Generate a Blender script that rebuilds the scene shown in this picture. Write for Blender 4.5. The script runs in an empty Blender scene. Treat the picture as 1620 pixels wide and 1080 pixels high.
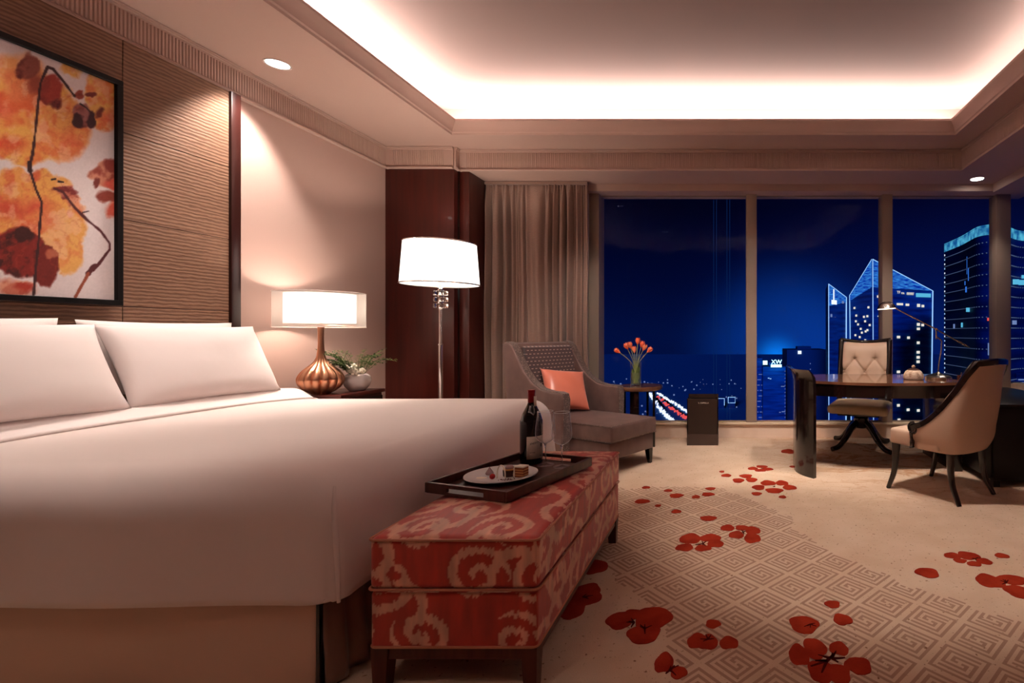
import bpy, bmesh, math, random
import numpy as np
from mathutils import Vector, Matrix, noise
R = math.radians
PI = math.pi
random.seed(7)
scn = bpy.context.scene
COL = scn.collection

# ------------------------------------------------------------------ camera
F = 790.0; U0 = 1154.0; V0 = 527.0; H = 1.15
cam = bpy.data.cameras.new('camera'); cam_o = bpy.data.objects.new('camera', cam); COL.objects.link(cam_o)
cam.sensor_width = 36.0; cam.lens = 36.0 * F / 1620.0
cam_o.location = (0, 0, H); cam_o.rotation_euler = (R(90), 0, 0)
cam.shift_x = -(U0 - 810) / 1620.0; cam.shift_y = (V0 - 540) / 1620.0
cam.clip_end = 3000; cam.clip_start = 0.05
scn.camera = cam_o
scn.view_settings.view_transform = 'Standard'; scn.view_settings.look = 'None'
scn.view_settings.exposure = 0.0; scn.view_settings.gamma = 1.0
scn.view_settings.use_curve_mapping = False

# ------------------------------------------------------------------ world: night sky over a lit city
w = bpy.data.worlds.new('night_sky'); scn.world = w; w.use_nodes = True
nt = w.node_tree; N = nt.nodes; L = nt.links; N.clear()
def wn(t, **k):
    n = N.new(t)
    for a, b in k.items(): setattr(n, a, b)
    return n
tc = wn('ShaderNodeTexCoord'); sep = wn('ShaderNodeSeparateXYZ'); L.new(tc.outputs['Generated'], sep.inputs[0])
ramp = wn('ShaderNodeValToRGB')
mr = wn('ShaderNodeMapRange'); mr.inputs[1].default_value = -0.25; mr.inputs[2].default_value = 0.6
L.new(sep.outputs[2], mr.inputs[0]); L.new(mr.outputs[0], ramp.inputs[0])
e = ramp.color_ramp.elements
e[0].position = 0.0; e[0].color = (0.0008, 0.007, 0.065, 1)
e[1].position = 1.0; e[1].color = (0.0003, 0.0004, 0.004, 1)
for p, c in ((0.29, (0.0008, 0.0075, 0.075, 1)), (0.42, (0.0006, 0.0035, 0.04, 1)), (0.58, (0.0005, 0.0009, 0.012, 1))):
    q = ramp.color_ramp.elements.new(p); q.color = c
# soft glow of the town around one azimuth, low over the horizon
dot = wn('ShaderNodeVectorMath', operation='DOT_PRODUCT')
gd = Vector((0.105, 1.0, -0.045)).normalized(); dot.inputs[1].default_value = gd
nrm = wn('ShaderNodeVectorMath', operation='NORMALIZE'); L.new(tc.outputs['Generated'], nrm.inputs[0]); L.new(nrm.outputs[0], dot.inputs[0])
m1 = wn('ShaderNodeMapRange', interpolation_type='SMOOTHSTEP'); m1.inputs[1].default_value = 0.955; m1.inputs[2].default_value = 1.0
L.new(dot.outputs['Value'], m1.inputs[0])
pw = wn('ShaderNodeMath', operation='POWER'); pw.inputs[1].default_value = 5.0; L.new(m1.outputs[0], pw.inputs[0])
gl = wn('ShaderNodeMixRGB', blend_type='ADD'); gl.inputs[0].default_value = 1.0
gm = wn('ShaderNodeMixRGB', blend_type='MULTIPLY'); gm.inputs[0].default_value = 1.0; gm.inputs[1].default_value = (0.001, 0.026, 0.17, 1)
L.new(pw.outputs[0], gm.inputs[2]); L.new(ramp.outputs[0], gl.inputs[1]); L.new(gm.outputs[0], gl.inputs[2])
dot2 = wn('ShaderNodeVectorMath', operation='DOT_PRODUCT'); dot2.inputs[1].default_value = Vector((0.094, 1.0, -0.052)).normalized()  # narrow halo of the rooftop sign, put into the sky colour
L.new(nrm.outputs[0], dot2.inputs[0])
m2_ = wn('ShaderNodeMapRange'); m2_.inputs[1].default_value = 0.9965; m2_.inputs[2].default_value = 1.0; L.new(dot2.outputs['Value'], m2_.inputs[0])
p2_ = wn('ShaderNodeMath', operation='POWER'); p2_.inputs[1].default_value = 6.0; L.new(m2_.outputs[0], p2_.inputs[0])
g2_ = wn('ShaderNodeMixRGB', blend_type='MULTIPLY'); g2_.inputs[0].default_value = 1.0; g2_.inputs[1].default_value = (0.001, 0.20, 0.75, 1); L.new(p2_.outputs[0], g2_.inputs[2])
g3_ = wn('ShaderNodeMixRGB', blend_type='ADD'); g3_.inputs[0].default_value = 1.0; L.new(gl.outputs[0], g3_.inputs[1]); L.new(g2_.outputs[0], g3_.inputs[2])
# broad brightening towards the right half of the skyline
rx = wn('ShaderNodeMapRange', interpolation_type='SMOOTHSTEP'); rx.inputs[1].default_value = -0.15; rx.inputs[2].default_value = 0.45
rx.inputs[3].default_value = 0.6; rx.inputs[4].default_value = 1.5
L.new(sep.outputs[0], rx.inputs[0])
bg = wn('ShaderNodeBackground'); out = wn('ShaderNodeOutputWorld')
L.new(g3_.outputs[0], bg.inputs[0]); L.new(rx.outputs[0], bg.inputs[1]); L.new(bg.outputs[0], out.inputs[0])

# ------------------------------------------------------------------ cove lights of the room, and an added city fill
WARM = (1.0, 0.72, 0.54)
COVE = (1.0, 0.92, 0.88)
def add_light(name, kind, loc, energy, color, rot=(0, 0, 0), **k):
    l = bpy.data.lights.new(name, kind); l.energy = energy; l.color = color
    for a, b in k.items(): setattr(l, a, b)
    o = bpy.data.objects.new(name, l); COL.objects.link(o); o.location = loc; o.rotation_euler = rot
    return o
CX0, CX1, CY0, CY1 = -2.52, 2.05, -0.35, 4.53      # opening of the ceiling tray
CE = 27.0
add_light('cove_strip_light', 'AREA', ((CX0 + CX1) / 2, CY1 + 0.22, 3.06), CE * 4.8, COVE, (PI, 0, 0), shape='RECTANGLE', size=4.9, size_y=0.05)
add_light('cove_strip_light', 'AREA', ((CX0 + CX1) / 2, CY0 - 0.22, 3.06), CE * 2.4, COVE, (PI, 0, 0), shape='RECTANGLE', size=4.9, size_y=0.05)
add_light('cove_strip_light', 'AREA', (CX0 - 0.22, (CY0 + CY1) / 2, 3.06), CE * 5.0, COVE, (PI, 0, 0), shape='RECTANGLE', size=0.05, size_y=5.1)
add_light('cove_strip_light', 'AREA', (CX1 + 0.22, (CY0 + CY1) / 2, 3.06), CE * 1.8, COVE, (PI, 0, 0), shape='RECTANGLE', size=0.05, size_y=5.1)
# added blue fill sun for towers and ground (it travels away from the hotel's facade)
sun = add_light('city_fill_sun', 'SUN', (0, -5, 40), 2.3, (0.03, 0.16, 1.0), Vector((0.15, 1, -0.25)).to_track_quat('-Z', 'Y').to_euler(), angle=0.2)

# ------------------------------------------------------------------ materials
def lin(c):
    c = c / 255.0
    return c / 12.92 if c <= 0.04045 else ((c + 0.055) / 1.055) ** 2.4
def rgb(r, g, b): return (lin(r), lin(g), lin(b), 1.0)
MATS = {}
def mat(name, color, rough=0.6, metal=0.0, spec=0.5, bump=None, var=None, emit=None, estr=0.0, trans=0.0, ior=1.45, coat=0.0, sheen=0.0, attr=None, aniso=None, obj=True):
    m = bpy.data.materials.new(name); m.use_nodes = True
    t = m.node_tree; b = t.nodes['Principled BSDF']
    b.inputs['Base Color'].default_value = color
    b.inputs['Roughness'].default_value = rough; b.inputs['Metallic'].default_value = metal
    b.inputs['Specular IOR Level'].default_value = spec; b.inputs['IOR'].default_value = ior
    b.inputs['Transmission Weight'].default_value = trans; b.inputs['Coat Weight'].default_value = coat
    b.inputs['Sheen Weight'].default_value = sheen
    if emit: b.inputs['Emission Color'].default_value = emit; b.inputs['Emission Strength'].default_value = estr
    co = t.nodes.new('ShaderNodeTexCoord')
    if attr:
        a = t.nodes.new('ShaderNodeAttribute'); a.attribute_name = attr
        t.links.new(a.outputs['Color'], b.inputs['Base Color'])
    if var:                                     # (scale, other colour, (sx,sy,sz), lo, hi)
        sc, c2, st, lo, hi = var
        mp = t.nodes.new('ShaderNodeMapping'); mp.inputs['Scale'].default_value = st
        t.links.new(co.outputs['Object'], mp.inputs[0])
        n = t.nodes.new('ShaderNodeTexNoise'); n.inputs['Scale'].default_value = sc; n.inputs['Detail'].default_value = 5
        t.links.new(mp.outputs[0], n.inputs['Vector'])
        r = t.nodes.new('ShaderNodeMapRange'); r.inputs[1].default_value = lo; r.inputs[2].default_value = hi
        t.links.new(n.outputs[0], r.inputs[0])
        x = t.nodes.new('ShaderNodeMixRGB'); x.inputs[1].default_value = color; x.inputs[2].default_value = c2
        t.links.new(r.outputs[0], x.inputs[0]); t.links.new(x.outputs[0], b.inputs['Base Color'])
        if attr: t.links.new(a.outputs['Color'], x.inputs[1])
    if bump:                                    # (kind, scale, strength, distance, (sx,sy,sz))
        k, sc, s, d, st = bump
        mp = t.nodes.new('ShaderNodeMapping'); mp.inputs['Scale'].default_value = st
        t.links.new(co.outputs['Object'], mp.inputs[0])
        n = t.nodes.new({'noise': 'ShaderNodeTexNoise', 'wave': 'ShaderNodeTexWave', 'voronoi': 'ShaderNodeTexVoronoi'}[k])
        n.inputs['Scale'].default_value = sc
        t.links.new(mp.outputs[0], n.inputs['Vector'])
        bp = t.nodes.new('ShaderNodeBump'); bp.inputs['Strength'].default_value = s; bp.inputs['Distance'].default_value = d
        t.links.new(n.outputs[0], bp.inputs['Height']); t.links.new(bp.outputs[0], b.inputs['Normal'])
    MATS[name] = m
    return m
def emis(name, color, s):
    m = bpy.data.materials.new(name); m.use_nodes = True; t = m.node_tree; t.nodes.clear()
    e = t.nodes.new('ShaderNodeEmission'); o = t.nodes.new('ShaderNodeOutputMaterial')
    e.inputs[0].default_value = color; e.inputs[1].default_value = s; t.links.new(e.outputs[0], o.inputs[0])
    MATS[name] = m; return m

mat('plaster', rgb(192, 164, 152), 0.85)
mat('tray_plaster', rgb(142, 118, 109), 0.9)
mat('wallpaper', rgb(186, 156, 146), 0.75, spec=0.2, bump=('noise', 160, 0.15, 0.002, (1, 1, 1)))
mat('wood_red', rgb(76, 26, 20), 0.3, spec=0.5, var=(3.0, rgb(62, 20, 15), (8, 8, 0.5), 0.35, 0.7), coat=0.1)
mat('wood_dark', rgb(34, 18, 13), 0.18, var=(4.0, rgb(20, 10, 8), (1, 8, 8), 0.35, 0.7), coat=0.4)
mat('wood_tray', rgb(76, 38, 28), 0.35, var=(6.0, rgb(50, 22, 17), (6, 6, 1), 0.3, 0.7), coat=0.2)
mat('wood_desk', rgb(128, 86, 62), 0.14, var=(2.0, rgb(96, 58, 40), (1, 7, 1), 0.35, 0.7), coat=0.6)
mat('wood_leg', rgb(96, 44, 30), 0.3, var=(8.0, rgb(70, 28, 20), (8, 8, 0.6), 0.3, 0.7))
mat('linen_white', rgb(232, 216, 210), 0.7, spec=0.25, sheen=0.15, bump=('noise', 7, 0.06, 0.05, (1, 1, 1)))
mat('linen_pillow', rgb(238, 224, 220), 0.7, spec=0.25, sheen=0.15, bump=('noise', 6, 0.08, 0.04, (1, 1, 1)))
mat('skirt_cream', rgb(214, 180, 158), 0.6, spec=0.3, bump=('noise', 4, 0.15, 0.05, (1, 1, 1)))
mat('skirt_satin', rgb(150, 114, 98), 0.28, sheen=0.2, bump=('noise', 6, 0.1, 0.02, (1, 1, 1)))
mat('frame_black', rgb(12, 7, 7), 0.5, spec=0.2)
mat('carpet', rgb(222, 194, 168), 0.95, spec=0.1, var=(5.0, rgb(212, 180, 152), (1, 1, 1), 0.35, 0.75), bump=('noise', 240, 0.5, 0.004, (1, 1, 1)))
mat('carpet_key', rgb(180, 144, 122), 0.95, spec=0.1, bump=('noise', 240, 0.5, 0.004, (1, 1, 1)))
mat('carpet_red', rgb(168, 52, 30), 0.95, spec=0.1, var=(9.0, rgb(140, 34, 20), (1, 1, 1), 0.4, 0.7), bump=('noise', 240, 0.5, 0.004, (1, 1, 1)))
mat('carpet_dark_red', rgb(78, 14, 10), 0.95, spec=0.1)
mat('marble', rgb(234, 208, 188), 0.4, var=(2.2, rgb(212, 178, 152), (1, 3, 1), 0.45, 0.7))
mat('stone_sill', rgb(222, 196, 170), 0.35)
mat('frame_taupe', rgb(150, 130, 116), 0.5)
mat('armchair_velvet', rgb(112, 84, 78), 0.5, sheen=0.2, var=(10.0, rgb(94, 68, 63), (1, 1, 1), 0.3, 0.7))
mat('coral_silk', rgb(236, 132, 106), 0.3, sheen=0.3, bump=('noise', 5, 0.1, 0.03, (1, 1, 1)))
mat('leather_beige', rgb(204, 172, 148), 0.36, spec=0.45)
mat('leather_cream', rgb(216, 194, 160), 0.36, spec=0.45)
mat('chair_wood', rgb(22, 11, 9), 0.2, coat=0.4)
mat('black_cabinet', rgb(10, 7, 7), 0.35)
mat('chrome', (0.8, 0.78, 0.76, 1), 0.08, metal=1.0)
mat('brushed_nickel', (0.62, 0.58, 0.52, 1), 0.22, metal=1.0)
mat('copper', (0.55, 0.27, 0.16, 1), 0.3, metal=1.0)
mat('glass', (1, 1, 1, 1), 0.0, trans=1.0, ior=1.45)
mat('thin_acrylic', (1, 0.96, 0.92, 1), 0.02, trans=1.0, ior=1.3)
mat('white_ceramic', rgb(225, 214, 210), 0.25)
mat('porcelain', rgb(236, 234, 234), 0.12)
mat('leaf_green', rgb(86, 108, 50), 0.5, var=(20.0, rgb(52, 72, 30), (1, 1, 1), 0.4, 0.6))
mat('petal_white', rgb(242, 234, 214), 0.5)
mat('tulip', rgb(250, 104, 66), 0.4, var=(30.0, rgb(255, 160, 116), (1, 1, 0.3), 0.4, 0.65))
mat('tulip_stem', rgb(150, 160, 96), 0.5)
mat('bin_brown', rgb(44, 28, 22), 0.4)
mat('bin_band', rgb(70, 54, 48), 0.25)
mat('bottle_glass', rgb(8, 8, 10), 0.06, coat=0.5)
mat('bottle_red', rgb(140, 14, 20), 0.3)
mat('label_paper', rgb(226, 212, 196), 0.6)
mat('ink', rgb(40, 24, 30), 0.6)
mat('cake_brown', rgb(140, 74, 40), 0.8, bump=('noise', 300, 0.6, 0.003, (1, 1, 1)))
mat('cake_chocolate', rgb(62, 26, 18), 0.6)
mat('cream', rgb(244, 232, 214), 0.4)
mat('lilac', rgb(176, 146, 150), 0.5)
mat('strawberry', rgb(176, 18, 26), 0.3)
mat('crumb', rgb(92, 30, 28), 0.7)
mat('caramel', rgb(222, 160, 80), 0.3)
mat('stone_pot', rgb(196, 170, 150), 0.6, bump=('noise', 90, 0.8, 0.006, (1, 1, 1)), var=(30.0, rgb(150, 116, 96), (1, 1, 1), 0.5, 0.65))
mat('white_ring', rgb(230, 220, 214), 0.4)
emis('lamp_lens', (1.0, 0.93, 0.85, 1), 12.0)
emis('shade_inner_glow', (1.0, 0.86, 0.72, 1), 2.3)
emis('shade_floor_glow', (1.0, 0.88, 0.78, 1), 2.2)
emis('desk_lamp_glow', (1.0, 0.85, 0.65, 1), 6.0)
mat('bench_fabric', (1, 1, 1, 1), 0.42, sheen=0.25, attr='print', bump=('noise', 900, 0.2, 0.001, (0.3, 1, 1)))
mat('bench_piping', rgb(196, 128, 100), 0.5)
mat('canvas_print', (1, 1, 1, 1), 0.6, attr='print')

# sheer organza: partly see-through cloth
def sheer():
    m = bpy.data.materials.new('organza'); m.use_nodes = True; t = m.node_tree; t.nodes.clear()
    o = t.nodes.new('ShaderNodeOutputMaterial'); mx = t.nodes.new('ShaderNodeMixShader'); tr = t.nodes.new('ShaderNodeBsdfTransparent')
    tl = t.nodes.new('ShaderNodeBsdfTranslucent'); df = t.nodes.new('ShaderNodeBsdfDiffuse'); m2 = t.nodes.new('ShaderNodeMixShader')
    tl.inputs[0].default_value = (1, 0.9, 0.82, 1); df.inputs[0].default_value = (1, 0.92, 0.86, 1)
    t.links.new(tl.outputs[0], m2.inputs[1]); t.links.new(df.outputs[0], m2.inputs[2])
    mx.inputs[0].default_value = 0.42
    t.links.new(tr.outputs[0], mx.inputs[1]); t.links.new(m2.outputs[0], mx.inputs[2]); t.links.new(mx.outputs[0], o.inputs[0])
    MATS['organza'] = m
sheer()
def pane_mat():
    m = bpy.data.materials.new('window_glass'); m.use_nodes = True; t = m.node_tree; t.nodes.clear()
    o = t.nodes.new('ShaderNodeOutputMaterial'); mx = t.nodes.new('ShaderNodeMixShader'); tr = t.nodes.new('ShaderNodeBsdfTransparent')
    g = t.nodes.new('ShaderNodeBsdfGlossy'); g.inputs['Roughness'].default_value = 0.0; g.inputs[0].default_value = (0.75, 0.85, 1, 1)
    tr.inputs[0].default_value = (0.95, 0.97, 1, 1)
    mx.inputs[0].default_value = 0.003
    t.links.new(tr.outputs[0], mx.inputs[1]); t.links.new(g.outputs[0], mx.inputs[2]); t.links.new(mx.outputs[0], o.inputs[0])
    MATS['window_glass'] = m
pane_mat()
def shell_glass():        # thin-walled glassware: clear and glossy, edge highlights partly put in as white
    m = bpy.data.materials.new('thin_glass'); m.use_nodes = True; t = m.node_tree; t.nodes.clear()
    o = t.nodes.new('ShaderNodeOutputMaterial'); mx = t.nodes.new('ShaderNodeMixShader'); tr = t.nodes.new('ShaderNodeBsdfTransparent')
    g = t.nodes.new('ShaderNodeBsdfGlossy'); g.inputs['Roughness'].default_value = 0.03
    d = t.nodes.new('ShaderNodeBsdfTranslucent'); d.inputs[0].default_value = (0.9, 0.9, 0.95, 1); m2 = t.nodes.new('ShaderNodeMixShader'); m2.inputs[0].default_value = 0.6
    lw = t.nodes.new('ShaderNodeLayerWeight'); lw.inputs[0].default_value = 0.5
    r = t.nodes.new('ShaderNodeMapRange'); r.inputs[1].default_value = 0.0; r.inputs[2].default_value = 1.0; r.inputs[3].default_value = 0.05; r.inputs[4].default_value = 1.0
    tr.inputs[0].default_value = (0.98, 0.98, 0.99, 1)
    t.links.new(g.outputs[0], m2.inputs[1]); t.links.new(d.outputs[0], m2.inputs[2])
    t.links.new(lw.outputs['Facing'], r.inputs[0]); pw_ = t.nodes.new('ShaderNodeMath'); pw_.operation = 'POWER'; pw_.inputs[1].default_value = 2.6
    t.links.new(lw.outputs['Facing'], pw_.inputs[0]); t.links.new(pw_.outputs[0], r.inputs[0]); t.links.new(r.outputs[0], mx.inputs[0])
    t.links.new(tr.outputs[0], mx.inputs[1]); t.links.new(m2.outputs[0], mx.inputs[2]); t.links.new(mx.outputs[0], o.inputs[0])
    MATS['thin_glass'] = m
shell_glass()
def water_mat():
    m = bpy.data.materials.new('vase_water'); m.use_nodes = True; t = m.node_tree; t.nodes.clear()
    o = t.nodes.new('ShaderNodeOutputMaterial'); mx = t.nodes.new('ShaderNodeMixShader'); tr = t.nodes.new('ShaderNodeBsdfTransparent'); d = t.nodes.new('ShaderNodeBsdfDiffuse')
    tr.inputs[0].default_value = (0.86, 0.92, 0.74, 1); d.inputs[0].default_value = rgb(190, 196, 140); mx.inputs[0].default_value = 0.3
    t.links.new(tr.outputs[0], mx.inputs[1]); t.links.new(d.outputs[0], mx.inputs[2]); t.links.new(mx.outputs[0], o.inputs[0]); MATS['vase_water'] = m
water_mat()
# ribbed grasscloth of the headboard wall
def grasscloth():
    m = mat('grasscloth', rgb(140, 100, 78), 0.62, spec=0.3)
    t = m.node_tree; b = t.nodes['Principled BSDF']; co = [n for n in t.nodes if n.type == 'TEX_COORD'][0]
    mp = t.nodes.new('ShaderNodeMapping'); mp.inputs['Scale'].default_value = (1, 0.35, 1); t.links.new(co.outputs['Object'], mp.inputs[0])
    wv = t.nodes.new('ShaderNodeTexWave'); wv.bands_direction = 'Z'; wv.inputs['Scale'].default_value = 15.0; wv.inputs['Distortion'].default_value = 3.2
    wv.inputs['Detail'].default_value = 3; wv.inputs['Detail Scale'].default_value = 2.5
    t.links.new(mp.outputs[0], wv.inputs['Vector'])
    mp2 = t.nodes.new('ShaderNodeMapping'); mp2.inputs['Scale'].default_value = (1, 6, 90); t.links.new(co.outputs['Object'], mp2.inputs[0])
    n2 = t.nodes.new('ShaderNodeTexNoise'); n2.inputs['Scale'].default_value = 2.2; n2.inputs['Detail'].default_value = 4; t.links.new(mp2.outputs[0], n2.inputs['Vector'])
    add = t.nodes.new('ShaderNodeMath'); add.operation = 'ADD'; t.links.new(wv.outputs['Fac'], add.inputs[0]); t.links.new(n2.outputs[0], add.inputs[1])
    r = t.nodes.new('ShaderNodeMapRange'); r.inputs[1].default_value = 0.3; r.inputs[2].default_value = 1.5; t.links.new(add.outputs[0], r.inputs[0])
    x = t.nodes.new('ShaderNodeMixRGB'); x.inputs[1].default_value = rgb(104, 74, 58); x.inputs[2].default_value = rgb(142, 106, 84)
    t.links.new(r.outputs[0], x.inputs[0]); t.links.new(x.outputs[0], b.inputs['Base Color'])
    bp = t.nodes.new('ShaderNodeBump'); bp.inputs['Strength'].default_value = 0.6; bp.inputs['Distance'].default_value = 0.003
    t.links.new(add.outputs[0], bp.inputs['Height']); t.links.new(bp.outputs[0], b.inputs['Normal'])
grasscloth()
def curtain_mat():
    m = mat('curtain_cloth', rgb(140, 110, 96), 0.5, spec=0.4, sheen=0.3)
    t = m.node_tree; b = t.nodes['Principled BSDF']; co = [n for n in t.nodes if n.type == 'TEX_COORD'][0]
    wv = t.nodes.new('ShaderNodeTexWave'); wv.bands_direction = 'Z'; wv.inputs['Scale'].default_value = 22.0; wv.inputs['Distortion'].default_value = 2.5; wv.inputs['Detail Scale'].default_value = 3
    t.links.new(co.outputs['Object'], wv.inputs['Vector'])
    x = t.nodes.new('ShaderNodeMixRGB'); x.inputs[1].default_value = rgb(136, 108, 96); x.inputs[2].default_value = rgb(160, 131, 118)
    t.links.new(wv.outputs['Fac'], x.inputs[0]); t.links.new(x.outputs[0], b.inputs['Base Color'])
curtain_mat()
def dashed():              # velvet with rows of pale stitches
    m = mat('armchair_stitch', rgb(92, 72, 72), 0.5, sheen=0.5)
    t = m.node_tree; b = t.nodes['Principled BSDF']; co = [n for n in t.nodes if n.type == 'TEX_COORD'][0]
    br = t.nodes.new('ShaderNodeTexBrick'); br.inputs['Scale'].default_value = 1.0
    br.inputs['Color1'].default_value = rgb(92, 72, 72); br.inputs['Color2'].default_value = rgb(84, 64, 64); br.inputs['Mortar'].default_value = rgb(92, 72, 72)
    # stitches: product of two waves in x and z
    sp = t.nodes.new('ShaderNodeSeparateXYZ'); t.links.new(co.outputs['Object'], sp.inputs[0])
    def mth(op, a, bv):
        n = t.nodes.new('ShaderNodeMath'); n.operation = op
        if isinstance(a, (int, float)): n.inputs[0].default_value = a
        else: t.links.new(a, n.inputs[0])
        if bv is not None:
            if isinstance(bv, (int, float)): n.inputs[1].default_value = bv
            else: t.links.new(bv, n.inputs[1])
        return n.outputs[0]
    rz = mth('DIVIDE', sp.outputs[2], 0.033); fz = mth('FRACT', rz, None); row = mth('FLOOR', rz, None)
    sh = mth('MULTIPLY', row, 0.5); rx_ = mth('ADD', mth('DIVIDE', sp.outputs[0], 0.042), sh); fx = mth('FRACT', rx_, None)
    az = mth('LESS_THAN', fz, 0.25); ax = mth('LESS_THAN', fx, 0.52); k = mth('MULTIPLY', az, ax)
    x = t.nodes.new('ShaderNodeMixRGB'); x.inputs[1].default_value = rgb(88, 66, 66); x.inputs[2].default_value = rgb(190, 160, 146)
    t.links.new(k, x.inputs[0]); t.links.new(x.outputs[0], b.inputs['Base Color'])
    t.nodes.remove(br)
dashed()
def glitter():
    m = mat('armchair_fleck', rgb(96, 74, 68), 0.5, sheen=0.4)
    t = m.node_tree; b = t.nodes['Principled BSDF']; co = [n for n in t.nodes if n.type == 'TEX_COORD'][0]
    v = t.nodes.new('ShaderNodeTexVoronoi'); v.inputs['Scale'].default_value = 90; t.links.new(co.outputs['Object'], v.inputs['Vector'])
    r = t.nodes.new('ShaderNodeMapRange'); r.inputs[1].default_value = 0.32; r.inputs[2].default_value = 0.2; t.links.new(v.outputs['Distance'], r.inputs[0])
    x = t.nodes.new('ShaderNodeMixRGB'); x.inputs[1].default_value = rgb(88, 66, 60); x.inputs[2].default_value = rgb(176, 148, 134)
    t.links.new(r.outputs[0], x.inputs[0]); t.links.new(x.outputs[0], b.inputs['Base Color'])
glitter()
# carpet ground: plain beige with fine flecks and ochre-red veining near the window
def carpet_nodes():
    m = MATS['carpet']; t = m.node_tree; b = t.nodes['Principled BSDF']; co = [n for n in t.nodes if n.type == 'TEX_COORD'][0]
    src = b.inputs['Base Color'].links[0].from_socket
    n1 = t.nodes.new('ShaderNodeTexNoise'); n1.inputs['Scale'].default_value = 55; n1.inputs['Detail'].default_value = 3; t.links.new(co.outputs['Object'], n1.inputs['Vector'])
    r1 = t.nodes.new('ShaderNodeMapRange'); r1.inputs[1].default_value = 0.64; r1.inputs[2].default_value = 0.72; t.links.new(n1.outputs[0], r1.inputs[0])
    x1 = t.nodes.new('ShaderNodeMixRGB'); x1.inputs[2].default_value = rgb(146, 104, 80); t.links.new(src, x1.inputs[1]); t.links.new(r1.outputs[0], x1.inputs[0])
    mp = t.nodes.new('ShaderNodeMapping'); mp.inputs['Scale'].default_value = (0.7, 1.5, 1); mp.inputs['Rotation'].default_value = (0, 0, R(20)); t.links.new(co.outputs['Object'], mp.inputs[0])
    n2 = t.nodes.new('ShaderNodeTexNoise'); n2.inputs['Scale'].default_value = 1.6; n2.inputs['Detail'].default_value = 7; n2.inputs['Roughness'].default_value = 0.62; n2.inputs['Distortion'].default_value = 1.2
    t.links.new(mp.outputs[0], n2.inputs['Vector'])
    sb = t.nodes.new('ShaderNodeMath'); sb.operation = 'SUBTRACT'; sb.inputs[1].default_value = 0.5; t.links.new(n2.outputs[0], sb.inputs[0])
    ab = t.nodes.new('ShaderNodeMath'); ab.operation = 'ABSOLUTE'; t.links.new(sb.outputs[0], ab.inputs[0])
    r2 = t.nodes.new('ShaderNodeMapRange'); r2.inputs[1].default_value = 0.03; r2.inputs[2].default_value = 0.0; t.links.new(ab.outputs[0], r2.inputs[0])
    sp = t.nodes.new('ShaderNodeSeparateXYZ'); t.links.new(co.outputs['Object'], sp.inputs[0])
    ry = t.nodes.new('ShaderNodeMapRange'); ry.inputs[1].default_value = 3.2; ry.inputs[2].default_value = 4.3; ry.inputs[4].default_value = 0.75; t.links.new(sp.outputs[1], ry.inputs[0])
    rx2 = t.nodes.new('ShaderNodeMapRange'); rx2.inputs[1].default_value = 0.2; rx2.inputs[2].default_value = 1.0; t.links.new(sp.outputs[0], rx2.inputs[0])
    mm = t.nodes.new('ShaderNodeMath'); mm.operation = 'MULTIPLY'; t.links.new(r2.outputs[0], mm.inputs[0]); t.links.new(ry.outputs[0], mm.inputs[1])
    m3 = t.nodes.new('ShaderNodeMath'); m3.operation = 'MULTIPLY'; t.links.new(mm.outputs[0], m3.inputs[0]); t.links.new(rx2.outputs[0], m3.inputs[1])
    x2 = t.nodes.new('ShaderNodeMixRGB'); x2.inputs[2].default_value = rgb(176, 110, 52); t.links.new(x1.outputs[0], x2.inputs[1]); t.links.new(m3.outputs[0], x2.inputs[0])
    t.links.new(x2.outputs[0], b.inputs['Base Color'])
carpet_nodes()

# ------------------------------------------------------------------ helpers
def tag(o, label=None, cat=None, group=None, kind=None):
    if label: o['label'] = label
    if cat: o['category'] = cat
    if group: o['group'] = group
    if kind: o['kind'] = kind
    return o
def empty(name, loc, rz=0.0, label=None, cat=None, group=None, kind=None):
    o = bpy.data.objects.new(name, None); COL.objects.link(o); o.location = loc; o.rotation_euler = (0, 0, rz); o.empty_display_size = 0.1
    return tag(o, label, cat, group, kind)
def link(name, me, m, parent=None, smooth=False, angle=None):
    if m is not None: me.materials.append(MATS[m] if isinstance(m, str) else m)
    if smooth:
        me.polygons.foreach_set('use_smooth', [True] * len(me.polygons))
        if angle is not None: me.set_sharp_from_angle(angle=R(angle))
    o = bpy.data.objects.new(name, me); COL.objects.link(o)
    if parent: o.parent = parent
    return o
def from_bm(name, bm, m, parent=None, smooth=False, angle=None):
    bmesh.ops.recalc_face_normals(bm, faces=bm.faces)
    me = bpy.data.meshes.new(name); bm.to_mesh(me); bm.free()
    return link(name, me, m, parent, smooth, angle)
def from_np(name, verts, faces, m, parent=None, smooth=False, angle=None):
    me = bpy.data.meshes.new(name); me.from_pydata([tuple(v) for v in verts], [], [tuple(f) for f in faces]); me.update()
    return link(name, me, m, parent, smooth, angle)
def bbox(bm, x0, x1, y0, y1, z0, z1, bev=0.0, seg=2):
    r = bmesh.ops.create_cube(bm, size=1.0)
    for v in r['verts']:
        v.co = Vector(((x0 + x1) / 2 + v.co.x * (x1 - x0), (y0 + y1) / 2 + v.co.y * (y1 - y0), (z0 + z1) / 2 + v.co.z * (z1 - z0)))
    if bev > 0:
        es = list({e for v in r['verts'] for e in v.link_edges})
        bmesh.ops.bevel(bm, geom=es, offset=bev, segments=seg, profile=0.5, affect='EDGES')
def box(name, x0, x1, y0, y1, z0, z1, m, parent=None, bev=0.0, seg=2):
    bm = bmesh.new(); bbox(bm, x0, x1, y0, y1, z0, z1, bev, seg)
    return from_bm(name, bm, m, parent, smooth=bev > 0, angle=40)
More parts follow.
